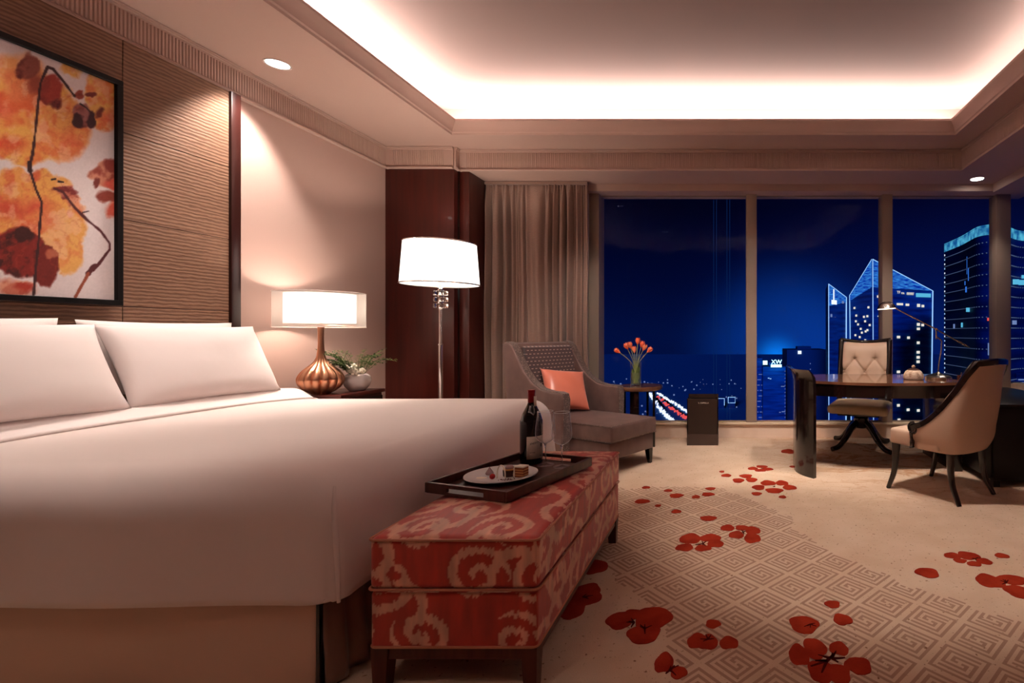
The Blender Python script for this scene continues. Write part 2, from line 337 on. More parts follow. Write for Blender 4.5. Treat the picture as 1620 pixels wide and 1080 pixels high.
def lathe(bm, prof, n=40, cx=0.0, cy=0.0, lobes=0, amp=0.0, lobe_range=None):
    rings = []
    for (r, z) in prof:
        ring = []
        for i in range(n):
            a = 2 * PI * i / n; rr = r
            if lobes and (lobe_range is None or lobe_range[0] <= z <= lobe_range[1]):
                rr = r * (1 - amp * (1 - abs(math.sin(lobes * a / 2))) ** 1.5)
            ring.append(bm.verts.new((cx + rr * math.cos(a), cy + rr * math.sin(a), z)))
        rings.append(ring)
    for a, b in zip(rings, rings[1:]):
        for i in range(n):
            bm.faces.new((a[i], a[(i + 1) % n], b[(i + 1) % n], b[i]))
    if prof[0][0] > 1e-4: bm.faces.new(list(reversed(rings[0])))
    if prof[-1][0] > 1e-4: bm.faces.new(rings[-1])
    bmesh.ops.remove_doubles(bm, verts=bm.verts, dist=1e-6)
def lathe_open(bm, prof, n=40, cx=0, cy=0):
    rings = []
    for (r, z) in prof:
        rings.append([bm.verts.new((cx + r * math.cos(2 * PI * i / n), cy + r * math.sin(2 * PI * i / n), z)) for i in range(n)])
    for a, b in zip(rings, rings[1:]):
        for i in range(n): bm.faces.new((a[i], a[(i + 1) % n], b[(i + 1) % n], b[i]))
def spin(name, prof, m, parent=None, n=40, **k):
    bm = bmesh.new(); lathe(bm, prof, n, **k)
    return from_bm(name, bm, m, parent, smooth=True, angle=50)
def tube(bm, pts, rad, n=8, cap=True, flat=None):
    """sweep a circle (or an oval: flat=(a,b)) along pts; rad may be a list"""
    pts = [Vector(p) for p in pts]
    rs = rad if isinstance(rad, (list, tuple)) else [rad] * len(pts)
    rings = []; ref = Vector((0, 0, 1))
    up = None
    for i, p in enumerate(pts):
        t = (pts[min(i + 1, len(pts) - 1)] - pts[max(i - 1, 0)]).normalized()
        if up is None:
            up = ref if abs(t.dot(ref)) < 0.9 else Vector((1, 0, 0))
        up = (up - t * up.dot(t)).normalized(); s = t.cross(up)
        a, b = (1, 1) if flat is None else flat
        rings.append([bm.verts.new(p + (s * math.cos(2 * PI * k / n) * a + up * math.sin(2 * PI * k / n) * b) * rs[i]) for k in range(n)])
    for a, b in zip(rings, rings[1:]):
        for i in range(n): bm.faces.new((a[i], a[(i + 1) % n], b[(i + 1) % n], b[i]))
    if cap:
        bm.faces.new(list(reversed(rings[0]))); bm.faces.new(rings[-1])
def tube_obj(name, pts, rad, m, parent=None, n=8, **k):
    bm = bmesh.new(); tube(bm, pts, rad, n, **k); return from_bm(name, bm, m, parent, smooth=True, angle=60)
def prism(bm, poly, axis, a, b):
    """extrude 2D polygon between a and b along an axis ('x': poly is (y,z); 'y': (x,z); 'z': (x,y))"""
    def mk(p, t): return {'x': (t, p[0], p[1]), 'y': (p[0], t, p[1]), 'z': (p[0], p[1], t)}[axis]
    A = [bm.verts.new(mk(p, a)) for p in poly]; B = [bm.verts.new(mk(p, b)) for p in poly]
    n = len(poly)
    bm.faces.new(A); bm.faces.new(list(reversed(B)))
    for i in range(n): bm.faces.new((A[i], B[i], B[(i + 1) % n], A[(i + 1) % n]))
def ball(bm, c, r, seg=10, rings=8, sx=1, sy=1, sz=1):
    res = bmesh.ops.create_uvsphere(bm, u_segments=seg, v_segments=rings, radius=r)
    for v in res['verts']: v.co = Vector((c[0] + v.co.x * sx, c[1] + v.co.y * sy, c[2] + v.co.z * sz))
def spline(pts, n=8):
    """Catmull-Rom through pts"""
    P = [Vector(p) for p in pts]; P = [P[0] * 2 - P[1]] + P + [P[-1] * 2 - P[-2]]
    out = []
    for i in range(1, len(P) - 2):
        for k in range(n):
            t = k / n; a, b, c, d = P[i - 1], P[i], P[i + 1], P[i + 2]
            out.append(0.5 * ((2 * b) + (c - a) * t + (2 * a - 5 * b + 4 * c - d) * t * t + (3 * b - a - 3 * c + d) * t ** 3))
    out.append(P[-2]); return out
def floor_pt(u, v):
    y = H * F / (v - V0); return ((u - U0) / F * y, y)
def text(name, body, size, m, parent, loc, rot, ext=0.0, align='CENTER'):
    c = bpy.data.curves.new(name, 'FONT'); c.body = body; c.size = size; c.extrude = ext; c.align_x = align; c.align_y = 'CENTER'; c.resolution_u = 2
    tmp = bpy.data.objects.new('lettering_source', c); COL.objects.link(tmp); dg = bpy.context.evaluated_depsgraph_get(); dg.update()
    me = bpy.data.meshes.new_from_object(tmp.evaluated_get(dg)); bpy.data.objects.remove(tmp); bpy.data.curves.remove(c)
    me.materials.clear(); me.materials.append(MATS[m]); o = bpy.data.objects.new(name, me); COL.objects.link(o); o.location = loc; o.rotation_euler = rot; o.parent = parent
    return o
def copy_tree(o, parent=None):
    c = o.copy(); COL.objects.link(c)
    if parent: c.parent = parent
    for ch in list(o.children): copy_tree(ch, c)
    return c

# ================================================================== THE ROOM
XW, XR = -3.35, 3.09             # headboard wall, right window wall
YW, YB = 5.48, -1.3              # window wall, wall behind
ZC, ZS, ZT = 2.96, 2.75, 3.36    # perimeter ceiling, soffit by the windows, tray ceiling
def S(name, o_kind='structure', **k): pass
# floor
bm = bmesh.new(); bbox(bm, XW - 0.3, XR + 0.25, YB - 0.2, YW + 0.25, -0.12, 0.0)
floor = from_bm('floor', bm, 'carpet'); tag(floor, 'beige carpet with tufted red flowers and a key pattern', kind='structure')

# key pattern tufted into the carpet: squares of a diamond lattice
HALF = ["...............", ".#############.", ".#...........#.", ".#.#######.#.#.", ".#.#.....#.#.#.", ".#.#.###.#.#.#.", ".#.#.#.#.#.#.#."]
TILE = HALF + [".#.#.#...#.#.#."] + [r_[::-1] for r_ in reversed(HALF)]     # two nested hooks, turned half round about the middle
NT = len(TILE); SIDE = 0.183; CELL = SIDE / NT
ORX, ORY = 0.0247, 2.385
vs, fs = [], []
c45 = math.cos(R(45))
def in_key(x, y):
    # boundary of the patterned field, softened by noise
    nz = 0.16 * noise.noise(Vector((x * 2.1, y * 2.1, 3.3))) + 0.05 * noise.noise(Vector((x * 9, y * 9, 1.0)))
    right = np.interp(y, [1.2, 1.92, 2.25, 2.65, 3.3, 3.9, 4.6], [2.2, 1.2, 0.82, 0.62, 0.18, -0.15, -0.5])
    left = np.interp(y, [1.2, 1.7, 2.2, 2.5, 3.2, 4.6], [0.1, -0.14, -0.42, -0.75, -0.9, -1.3])
    patch = noise.noise(Vector((x * 1.7 + 5, y * 1.7, 8.8)))
    return left + nz < x < right + nz and 1.1 < y < 3.75 + nz and patch > -0.62
for a in range(-16, 17):
    for b in range(-16, 17):
        tx, ty = a * SIDE, b * SIDE
        cx = ORX + (tx + SIDE / 2 - (ty + SIDE / 2)) * c45; cy = ORY + (tx + ty + SIDE) * c45
        if not (0.9 < cy < 4.7 and -1.5 < cx < 2.4): continue
        for j in range(NT):
            i = 0
            while i < NT:
                if TILE[j][i] == '#':
                    k = i
                    while k < NT and TILE[j][k] == '#': k += 1
                    for q in range(i, k):
                        p0 = (tx + q * CELL, ty + j * CELL)
                        wx = ORX + (p0[0] - p0[1]) * c45; wy = ORY + (p0[0] + p0[1]) * c45
                        if not in_key(wx, wy): continue
                        n0 = len(vs)
                        for (dx, dy) in ((0, 0), (CELL, 0), (CELL, CELL), (0, CELL)):
                            X = p0[0] + dx; Y = p0[1] + dy
                            vs.append((ORX + (X - Y) * c45, ORY + (X + Y) * c45, 0.0012))
                        fs.append((n0, n0 + 1, n0 + 2, n0 + 3))
                    i = k
                else: i += 1
key = from_np('key_pattern', vs, fs, 'carpet_key', floor); tag(key, kind='stuff')

# red flower petals tufted into the carpet: every petal its own low pad
PETALS = [
 (981,981,21,14),(1033,978,29,19),(1018,1003,26,15),(1002,972,16,8),(916,945,34,17),(928,935,22,12),(904,965,22,14),(942,897,19,11),(1128,987,12,7),
 (1104,1014,17,12),(1120,1016,16,12),(1153,1017,15,10),(1050.5,1048,15,16),(1074,1064,13,10),(1272,988,23,14),(1317,956,12,6),(1333,980,15,9),
 (1264,1036,16,17),(1289,1026,18,17),(1327,1026,15,11),(1358,1053,21,14),(1300,1062,22,18),(1326,1066,20,16),(1467,906,18,8),
 (1507,879,13,5),(1532,879,17,6.5),(1557,888,12,5),(1541,892,11,4),(1519,887,10,3.5),(1585,879,11,4),(1566,919,21,11),(1601,917,21,8),(1612,936,21,11),
 (1092,852,17,8),(1124,851,17,6),(1132,860,13,6),(1112,867,13,5),(1083,866,14,6),(1151,835,11,5),(1174,835,11,4),(1191,839,12,6),(1190,851,13,8),(1165,846,12,6),
 (1120.5,820,13,4),(1070,809,8,3),(1016,793,12,3.5),(1041,800,5,2),(1022,771,6.5,2),(1057,776,7,2),(1070,784,11,3.5),(1101,786,6.5,2.7),(1120,782,10,3),(1124,773,8,2.4),
 (1149,752,8,2.4),(1142,746,4,1.5),(1168,760,9,3.5),(1180,753,10,3),(1189,759,9,3.5),(1191,741,8,2.4),(1205,738,9,2),(1214,742,9,2.4),(1203,744,9,2),
 (1200,771,10,4),(1215,764,12,4),(1237,764,10,4),(1249,771,11,4),(1225,776,14,4),(1197,781,8,2.7),(1238,786,6,2.3),(1247,714,11,3.5),(1253,738,4,1.5)]
for i, (u, v, ru, rv) in enumerate(PETALS):
    cx, cy = floor_pt(u, v); rx = ru / F * cy; ry = rv * cy * cy / (H * F)
    rng = random.Random(i); n = 40; ph = rng.uniform(0, 6)
    bm = bmesh.new(); top = []; h = 0.0022 + 0.0002 * (i % 4)
    for k in range(n):
        a = 2 * PI * k / n
        s = 1 + 0.07 * math.sin(3 * a + ph) + 0.04 * math.sin(5 * a + 2 * ph) + rng.uniform(-0.018, 0.018)
        top.append((cx + rx * s * math.cos(a), cy + ry * s * math.sin(a)))
    prism(bm, top, 'z', 0.0, h)
    from_bm('flower_petal', bm, 'carpet_red', floor)
# darker hearts and veins between the petals
for (u, v, s) in ((1003,985,1),(1112,860,1),(1308,1046,1.6),(1316,1042,1.2),(1282,988,.8),(1176,842,.8),(1120,1012,.9),(1020,995,1),(1592,922,1),(1543,884,.7),(1226,770,.5),(1205,741,.4),(1060,1060,.9),(922,945,1)):
    cx, cy = floor_pt(u, v); bm = bmesh.new(); rng = random.Random(u)
    for k in range(5):
        a = rng.uniform(0, 2 * PI); l = 0.035 * s * rng.uniform(.6, 1.3); wd = 0.004 * s
        d = Vector((math.cos(a), math.sin(a))); p = Vector((-d.y, d.x)) * wd
        prism(bm, [(cx - p.x, cy - p.y), (cx + p.x, cy + p.y), (cx + p.x * .4 + d.x * l, cy + p.y * .4 + d.y * l), (cx - p.x * .4 + d.x * l, cy - p.y * .4 + d.y * l)], 'z', 0.0, 0.0036)
    from_bm('petal_vein', bm, 'carpet_dark_red', floor)

# walls
wall_l = box('wall_left', XW - 0.2, XW, YB, YW + 0.2, 0, ZT, 'wallpaper'); tag(wall_l, 'wall behind the bed papered in rose beige', kind='structure')
wall_b = box('wall_back', XW - 0.2, XR + 0.2, YB - 0.2, YB, 0, ZT + .1, 'wallpaper'); tag(wall_b, kind='structure')
# window wall: low base panel, lintel, left jamb
WB, WT = 0.17, 2.675
wall_w = box('wall_window', -3.35, XR + 0.2, YW + 0.02, YW + 0.2, 0, WB - 0.012, 'marble'); tag(wall_w, 'low marbled wall under the big windows', kind='structure')
box('lintel', -3.35, XR + 0.2, 5.36, YW + 0.2, WT, ZC + .3, 'plaster', wall_w)
box('jamb', -2.0, -1.425, YW - 0.03, YW + 0.2, WB, WT, 'frame_taupe', wall_w)
sill = box('trim_1', -2.6, XR, YW - 0.012, YW + 0.15, WB - 0.022, WB, 'stone_sill', bev=0.004); tag(sill, 'pale stone sill under the long windows', kind='structure')
# windows: mullions and panes
edges = [(-1.425, 0.184), (0.300, 1.680), (1.792, 2.93)]
for i, (a, b) in enumerate(edges):
    wn_ = empty('window_%d' % (i + 1), ((a + b) / 2, YW + 0.06, WB), kind='structure', label=['tall window beside the curtain over the dark sky', 'middle window over the glowing sign', 'window behind the desk lamp over the towers'][i])
    ww = (b - a) / 2
    box('pane', -ww - 0.01, ww + 0.01, 0.03, 0.038, 0.0, WT - WB, 'window_glass', wn_)
    bm = bmesh.new()
    bbox(bm, -ww - 0.005, ww + 0.005, 0.0, 0.03, 0, 0.012); bbox(bm, -ww - 0.005, ww + 0.005, 0.0, 0.03, WT - WB - 0.012, WT - WB)
    from_bm('window_frame', bm, 'frame_taupe', wn_)
for i, (a, b) in enumerate(((0.184, 0.300), (1.680, 1.792))):
    m_ = empty('trim_%d' % (i + 2), ((a + b) / 2, YW, 0), kind='structure', label=['beige window post nearest the curtain', 'beige window post behind the desk chair'][i])
    hw = (b - a) / 2
    box('post', -hw, hw, 0, 0.16, WB, WT, 'frame_taupe', m_, bev=0.004)
cp = box('trim_4', 2.93, XR, YW - 0.0, YW + 0.16, WB, WT, 'frame_taupe', bev=0.004); tag(cp, 'wide corner post between the two window walls', kind='structure')
# right window wall
wall_r = box('wall_right', XR, XR + 0.2, YB, 3.4, 0, ZC + .4, 'wallpaper'); tag(wall_r, kind='structure')
box('base_panel', XR, XR + 0.2, 3.4, YW + 0.2, 0, 0.6, 'marble', wall_r)
box('lintel', 2.83, XR + 0.2, 3.4, 5.36, 2.66, ZC + .3, 'plaster', wall_r)
w4 = empty('window_4', (XR + 0.05, 4.4, 0.6), kind='structure', label='window in the right hand wall beside the corner post')
box('pane', 0.0, 0.008, -1.0, 1.1, 0.0, 2.06, 'window_glass', w4)
box('window_frame', -0.05, 0.02, -1.0, 1.03, -0.02, 0.012, 'stone_sill', w4)

# ceiling: perimeter band, tray, cove ledge and mouldings
bm = bmesh.new()
XO0, XO1, YO0, YO1 = XW - .2, XR + .2, YB - .2, YW + .2
WL = 0.40                                            # width of the hidden cove ledge
for (a, b, c, d) in ((XO0, CX0, YO0, YO1), (CX1, XO1, YO0, YO1), (CX0, CX1, YO0, CY0), (CX0, CX1, CY1, YO1)):
    bbox(bm, a, b, c, d, ZC, ZC + 0.05)
ceil = from_bm('ceiling', bm, 'plaster'); tag(ceil, 'lower ceiling band around the lit tray', kind='structure')
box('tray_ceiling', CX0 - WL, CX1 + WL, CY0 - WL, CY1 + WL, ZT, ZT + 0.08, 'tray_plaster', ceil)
bm = bmesh.new()
for (a, b, c, d) in ((CX0 - WL - .1, CX0 - WL, CY0 - WL - .1, CY1 + WL + .1), (CX1 + WL, CX1 + WL + .1, CY0 - WL - .1, CY1 + WL + .1),
                     (CX0 - WL, CX1 + WL, CY0 - WL - .1, CY0 - WL), (CX0 - WL, CX1 + WL, CY1 + WL, CY1 + WL + .1)):
    bbox(bm, a, b, c, d, ZC + 0.05, ZT + 0.08)
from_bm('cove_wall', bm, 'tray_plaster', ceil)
# moulding around the opening: a stepped, hollow profile swept round the rectangle (offset inwards = towards the opening)
def ring_sweep(name, prof, x0, x1, y0, y1, m, parent, closed=True, smooth=False):
    bm = bmesh.new(); n = len(prof); rings = []
    for (sx, sy, cx, cy) in ((1, 1, x0, y0), (-1, 1, x1, y0), (-1, -1, x1, y1), (1, -1, x0, y1)):
        rings.append([bm.verts.new((cx + sx * o, cy + sy * o, z)) for (o, z) in prof])
    for i in range(4):
        a, b = rings[i], rings[(i + 1) % 4]
        for k in range(n): bm.faces.new((a[k], a[(k + 1) % n], b[(k + 1) % n], b[k]))
    return from_bm(name, bm, m, parent, smooth=smooth, angle=30)
prof = [(-0.03, ZC - 0.012), (0.0, ZC - 0.012), (0.004, ZC + 0.004), (0.014, ZC + 0.012), (0.02, ZC + 0.03), (0.036, ZC + 0.055), (0.062, ZC + 0.078), (0.068, ZC + 0.088), (0.068, ZC + 0.105), (0.045, ZC + 0.105), (-0.03, ZC + 0.04)]
ring_sweep('cove_moulding', prof, CX0, CX1, CY0, CY1, 'plaster', ceil, smooth=True)
# dropped soffits over the windows
bm = bmesh.new(); bbox(bm, -2.68, XR, 4.94, 5.37, ZS, ZC + 0.02); bbox(bm, 2.31, XR, YB, 4.94, ZS, ZC + 0.02); bbox(bm, -3.3, -2.68, 4.86, 5.37, ZS, ZC + .02)
from_bm('soffit', bm, 'plaster', ceil)

# cornices: fluted band with a lip below and a bead above
def cornice(nm, x0, y0, x1, y1, nx, ny, label, ribs=True, pitch=0.0185):
    c = empty(nm, (x0, y0, ZS), kind='structure', label=label)
    L_ = math.hypot(x1 - x0, y1 - y0); dx, dy = (x1 - x0) / L_, (y1 - y0) / L_
    def sweep(name, prof, m='plaster'):
        bm = bmesh.new(); A = []; B = []
        for (o, z) in prof:
            A.append(bm.verts.new((nx * o, ny * o, z))); B.append(bm.verts.new((dx * L_ + nx * o, dy * L_ + ny * o, z)))
        n = len(prof)
        for i in range(n): bm.faces.new((A[i], A[(i + 1) % n], B[(i + 1) % n], B[i]))
        bm.faces.new(A); bm.faces.new(list(reversed(B)))
        return from_bm(name, bm, m, c)
    hh = ZC - ZS
    sweep('band', [(0, -0.002), (0.024, -0.002), (0.028, 0.004), (0.028, 0.016), (0.018, 0.022), (0.018, hh - 0.03), (0.024, hh - 0.024), (0.024, hh), (0, hh)])
    sweep('lip', [(0.02, -0.004), (0.034, -0.004), (0.036, 0.008), (0.03, 0.014), (0.02, 0.014)])
    sweep('bead', [(0.02, hh - 0.016), (0.03, hh - 0.014), (0.032, hh - 0.004), (0.02, hh)])
    if ribs:
        bm = bmesh.new(); n = int((L_ - 0.16) / pitch)
        for k in range(n):
            t = 0.08 + (k + 0.5) * pitch; w_ = pitch * 0.40
            p = [(dx * (t - w_) + nx * 0.017, dy * (t - w_) + ny * 0.017), (dx * (t - w_ * .5) + nx * 0.025, dy * (t - w_ * .5) + ny * 0.025),
                 (dx * (t + w_ * .5) + nx * 0.025, dy * (t + w_ * .5) + ny * 0.025), (dx * (t + w_) + nx * 0.017, dy * (t + w_) + ny * 0.017)]
            prism(bm, p, 'z', 0.03, hh - 0.036)
        o = from_bm('flute', bm, 'plaster', c); tag(o, kind='stuff')
    return c
cornice('trim_5', XW, YB, XW, 4.86, 1, 0, 'fluted cornice above the bed')
cornice('trim_6', XW, 4.86, -2.68, 4.86, 0, -1, 'short fluted cornice over the wooden pilaster')
cornice('trim_7', -2.68, 4.86, -2.68, 4.94, 1, 0, 'cornice return beside the pilaster', ribs=False)
cornice('trim_8', -2.68, 4.94, 2.31, 4.94, 0, -1, 'long fluted cornice above the windows')
cornice('trim_9', 2.31, YB, 2.31, 4.94, -1, 0, 'fluted cornice along the right side')

# wooden pilaster in the corner
pil = empty('trim_10', (0, 0, 0), kind='structure', label='dark red polished wood pilaster behind the floor lamp')
box('wood_panel', XW, -2.68, 4.86, 5.5, 0, ZS, 'wood_red', pil, bev=0.003)
box('wood_panel', -2.68, -2.574, 4.94, 5.5, 0, ZS, 'wood_red', pil, bev=0.003)
box('corner_strip', -2.69, -2.665, 4.925, 4.945, 0, ZS - .003, 'wood_dark', pil)  # solid dark wood strip in the corner between the two panels
bb = box('baseboard_left', XW, XW + 0.02, 3.37, 4.86, 0, 0.1, 'wood_red'); tag(bb, kind='structure')

# headboard wall panels
hp = empty('trim_11', (0, 0, 0), kind='structure', label='ribbed brown grasscloth panels behind the bed')
ys = [0.6, 1.66, 2.72, 3.30]; zs = [0.35, 0.82, 1.295, 1.77, 2.245, ZS + 0.0]
for i in range(3):
    for j in range(5):
        box('wall_panel', XW, XW + 0.045, ys[i] + 0.0015, ys[i + 1] - 0.0015, zs[j] + 0.0015, zs[j + 1] - 0.0015, 'grasscloth', hp, bev=0.002, seg=1)
mat('edging_wood', rgb(44, 15, 12), 0.3); hs = box('trim_12', XW, XW + 0.06, 3.30, 3.365, 0, ZS, 'edging_wood', bev=0.003); tag(hs, 'dark upright wooden edging of the headboard wall', kind='structure')

# downlights
def downlight(x, y, z, label, watts, angle, aim=(0, 0, -1), r=0.062, grp=None):
    d = empty('ceiling_downlight', (x, y, z), label=label, cat='light', group=grp)
    bm = bmesh.new(); lathe_open(bm, [(r * 1.0, 0.0), (r * 1.18, -0.006), (r * 1.2, 0.0)], 32); from_bm('ring', bm, 'white_ring', d, smooth=True)
    spin('lens', [(0.0001, -0.002), (r, -0.002), (r, 0.0)], 'lamp_lens', d, 32)
    l = bpy.data.lights.new('downlight_beam', 'SPOT'); l.energy = watts; l.color = (1.0, 0.88, 0.79); l.spot_size = R(angle); l.spot_blend = 0.55; l.shadow_soft_size = 0.05
    o = bpy.data.objects.new('downlight_beam', l); COL.objects.link(o); o.parent = d; o.location = (0, 0, -0.02)
    o.rotation_euler = Vector(aim).to_track_quat('-Z', 'Y').to_euler()
    return d
downlight(-3.04, 3.36, ZC, 'recessed white ceiling downlight above the bed', 150, 84, (-0.22, -0.02, -1))
downlight(-3.04, 1.75, ZC, 'recessed white ceiling downlight out of frame above the near pillows', 60, 84, (-0.06, 0.1, -1))
downlight(2.57, 5.18, ZS, 'small recessed downlight in the right window soffit', 26, 95)
downlight(0.75, 2.95, ZT, 'recessed downlight in the tray ceiling over the carpet', 190, 50, (0.03, 0.05, -1))
downlight(-0.9, 3.1, ZT, 'recessed downlight in the tray ceiling before the armchair', 190, 64, (0.0, 0.66, -1))
downlight(1.35, 3.15, ZT, 'recessed downlight in the tray ceiling before the desk', 230, 62, (0.0, 0.62, -1))
downlight(0.25, 3.15, ZT, 'unseen fill downlight added in the tray ceiling facing the middle window', 130, 60, (0.0, 0.72, -1))  # added fill, out of view: brightens the low wall under the windows
downlight(-1.9, 2.5, ZT, 'recessed downlight in the tray ceiling over the bed', 75, 72, (-0.30, 0.1, -1))
downlight(-1.4, 0.3, ZT, 'unseen fill downlight added in the tray ceiling behind the viewer', 12, 80, (-0.15, 0.45, -1))  # added fill, out of view: brightens the near side of the bed

# ================================================================== CITY OUTSIDE
def cp3(u, v, y): return Vector(((u - U0) / F * y, y, H - (v - V0) / F * y))
mat('tower_glass', rgb(20, 100, 150), 0.5, spec=0.1, var=(0.25, rgb(10, 50, 96), (0.3, 0.3, 2.5), 0.35, 0.7))
mat('tower_dark', rgb(10, 50, 92), 0.5, spec=0.1, var=(0.2, rgb(6, 30, 60), (0.3, 0.3, 2.5), 0.4, 0.7))
mat('city_block', rgb(14, 60, 90), 0.8)
mat('city_ground_mat', (0.04, 0.22, 0.37, 1), 0.95)
emis('led_white', (0.35, 0.62, 1.0, 1), 1.1)
emis('led_blue', (0.05, 0.25, 1.0, 1), 0.8)
emis('win_warm', (1.0, 0.9, 0.75, 1), 0.9)
emis('win_cyan', (0.12, 0.55, 0.8, 1), 0.9)
emis('sign_cyan', (0.45, 0.95, 1.0, 1), 3.0)
emis('head_light', (0.8, 0.85, 1.0, 1), 1.3)
emis('tail_light', (1.0, 0.10, 0.10, 1), 0.9)
emis('dim_light', (0.35, 0.5, 1.0, 1), 0.45)
def crown_mat(name, base, dark, s, scale):
    m = bpy.data.materials.new(name); m.use_nodes = True; t = m.node_tree; t.nodes.clear()
    o = t.nodes.new('ShaderNodeOutputMaterial'); e_ = t.nodes.new('ShaderNodeEmission'); co = t.nodes.new('ShaderNodeTexCoord')
    mp = t.nodes.new('ShaderNodeMapping'); mp.inputs['Scale'].default_value = scale; t.links.new(co.outputs['Object'], mp.inputs[0])
    n = t.nodes.new('ShaderNodeTexNoise'); n.inputs['Scale'].default_value = 1.0; n.inputs['Detail'].default_value = 3; t.links.new(mp.outputs[0], n.inputs['Vector'])
    r = t.nodes.new('ShaderNodeValToRGB'); r.color_ramp.elements[0].position = 0.38; r.color_ramp.elements[0].color = dark; r.color_ramp.elements[1].position = 0.68; r.color_ramp.elements[1].color = base
    t.links.new(n.outputs[0], r.inputs[0]); t.links.new(r.outputs[0], e_.inputs[0]); e_.inputs[1].default_value = s; t.links.new(e_.outputs[0], o.inputs[0])
    MATS[name] = m
crown_mat('crown_blue', (0.06, 0.38, 1.0, 1), (0.002, 0.03, 0.45, 1), 0.75, (0.3, 0.3, 2.2))
crown_mat('crown_cyan', (0.12, 0.62, 0.85, 1), (0.01, 0.12, 0.35, 1), 0.8, (0.5, 0.5, 0.5))
GZ = -62.0
ground = box('terrain', -900, 900, 40, 1500, GZ - 2, GZ, 'city_ground_mat'); tag(ground, 'dark ground of the city far below', kind='structure')

def lit_tower(label, c, l, r, taper, wins, crown_v, name='office_tower'):
    """c,l,r: (u, v_top, Y) of the near corner, left and right corner; the fourth is completed to a parallelogram"""
    P = [cp3(*c), cp3(*r), None, cp3(*l)]; P[2] = P[1] + P[3] - P[0]
    t = empty(name, (P[0].x, P[0].y, GZ), label=label, cat='building', group='towers outside the windows')
    off = Vector((P[0].x, P[0].y, GZ)); P = [p - off for p in P]
    ctr = (P[0] + P[2]) / 2
    B = [Vector((p.x + (ctr.x - p.x) * taper, p.y + (ctr.y - p.y) * taper, 0)) for p in P]
    bm = bmesh.new(); T = [bm.verts.new(p) for p in P]; Bv = [bm.verts.new(p) for p in B]
    for i in range(4): bm.faces.new((T[i], T[(i + 1) % 4], Bv[(i + 1) % 4], Bv[i]))
    bm.faces.new(T); from_bm('facade', bm, 'tower_glass', t)
    def on(i, j, f, v):                       # point on the face between corners i and j, fraction f, at image height v (turned to a true height)
        k = {0: c, 1: r, 3: l}
        yy = (k[i][2] * (1 - f) + k[j][2] * f); z = H - (v - V0) / F * yy - GZ
        a = P[i].lerp(P[j], f); b = B[i].lerp(B[j], f); q = 1 - (z / a.z) if a.z else 0
        q = max(0, min(1, q)); p = a.lerp(b, q); n = Vector(((P[j] - P[i]).y, -(P[j] - P[i]).x, 0)).normalized()
        if n.y > 0: n = -n
        return Vector((p.x, p.y, z)) + n * 0.35
    # glowing crown on the two visible faces
    for (j, vb) in ((3, crown_v[0]), (1, crown_v[1])):
        bm = bmesh.new(); k = {1: r, 3: l}[j]
        pts = [on(0, j, 0, c[1]), on(0, j, 1, k[1]), on(0, j, 1, vb), on(0, j, 0, crown_v[2])]
        q = [bm.verts.new(p) for p in pts]; bm.faces.new(q)
        q2 = [bm.verts.new(p + Vector((0, .3, 0))) for p in pts]; bm.faces.new(list(reversed(q2)))
        for a in range(4): bm.faces.new((q[a], q2[a], q2[(a + 1) % 4], q[(a + 1) % 4]))
        from_bm('crown', bm, 'crown_blue', t)
    # LED lines
    def line(a, b, w_=0.2, m='led_white'):
        bm = bmesh.new(); tube(bm, [a, b], w_, 4); return from_bm('light_line', bm, m, t)
    line(on(0, 3, 0, c[1]), on(0, 3, 1, l[1])); line(on(0, 1, 0, c[1]), on(0, 1, 1, r[1]))
    line(on(0, 1, 0, c[1]), on(0, 1, 0, 700), 0.2); line(on(0, 1, 1, r[1]), on(0, 1, 1, 700), 0.3); line(on(0, 3, 1, l[1]), on(0, 3, 1, 700), 0.22)
    for (j, f, v, ww, hh, m) in wins:
        p = on(0, j, f, v); d = (P[j] - P[0]); d.z = 0; d.normalize(); u = Vector((0, 0, 1))
        bm = bmesh.new(); n = Vector((0, -0.15, 0))
        A = [p - d * ww / 2 - u * hh / 2 + n, p + d * ww / 2 - u * hh / 2 + n, p + d * ww / 2 + u * hh / 2 + n, p - d * ww / 2 + u * hh / 2 + n]
        q = [bm.verts.new(a) for a in A]; q2 = [bm.verts.new(a - n * 3) for a in A]; bm.faces.new(q); bm.faces.new(list(reversed(q2)))
        for a in range(4): bm.faces.new((q[a], q2[a], q2[(a + 1) % 4], q[(a + 1) % 4]))
        from_bm('lit_window', bm, m, t)
    return t, on
def frac(u): return (u - 1380) / 95.0
W = []
for (u, v, ww, hh) in ((1390,469,2.6,1.1),(1422,481,3.6,1.0),(1434,482,2,1.1),(1452,483,1.7,1.5),(1459,484,1.5,1.2),(1452,513,1.7,1.4),(1459,514,1.5,1.2),(1452,520,1.7,1.2),(1394,516,1.6,1.3),(1394,531,1.6,1.2),
                     (1420,533,1.8,1.2),(1436,534,1.5,1.2),(1452,542,1.6,1.3),(1452,557,1.8,1.3),(1452,565,1.8,1.3),(1452,572,1.8,1.3),(1420,588,1.8,1.2),(1420,641,1.6,1.2),(1436,648,1.6,1.2),(1453,649,1.6,1.2),(1421,664,1.6,1.2),(1389,500,1.2,.5)):
    W.append((1, frac(u), v, ww, hh, 'win_warm'))
W.append((1, 0.84, 467, 9, 1.9, 'win_cyan'))
for (f, v) in ((.78,487),(.7,499),(.72,508),(.35,501),(.3,508),(.2,500),(.62,513),(.5,520),(.45,526),(.28,524),(.2,522),(.1,514),(.75,530),(.55,533),(.15,486),(.3,538)):
    W.append((3, f, v, 1.3, 1.0, 'win_warm'))
tA, onA = lit_tower('glass tower with a glowing blue pointed crown behind the desk chair', (1380, 410, 240), (1345, 467, 256), (1475, 460, 252), 0.05, W, (476, 459, 454), 'office_tower')
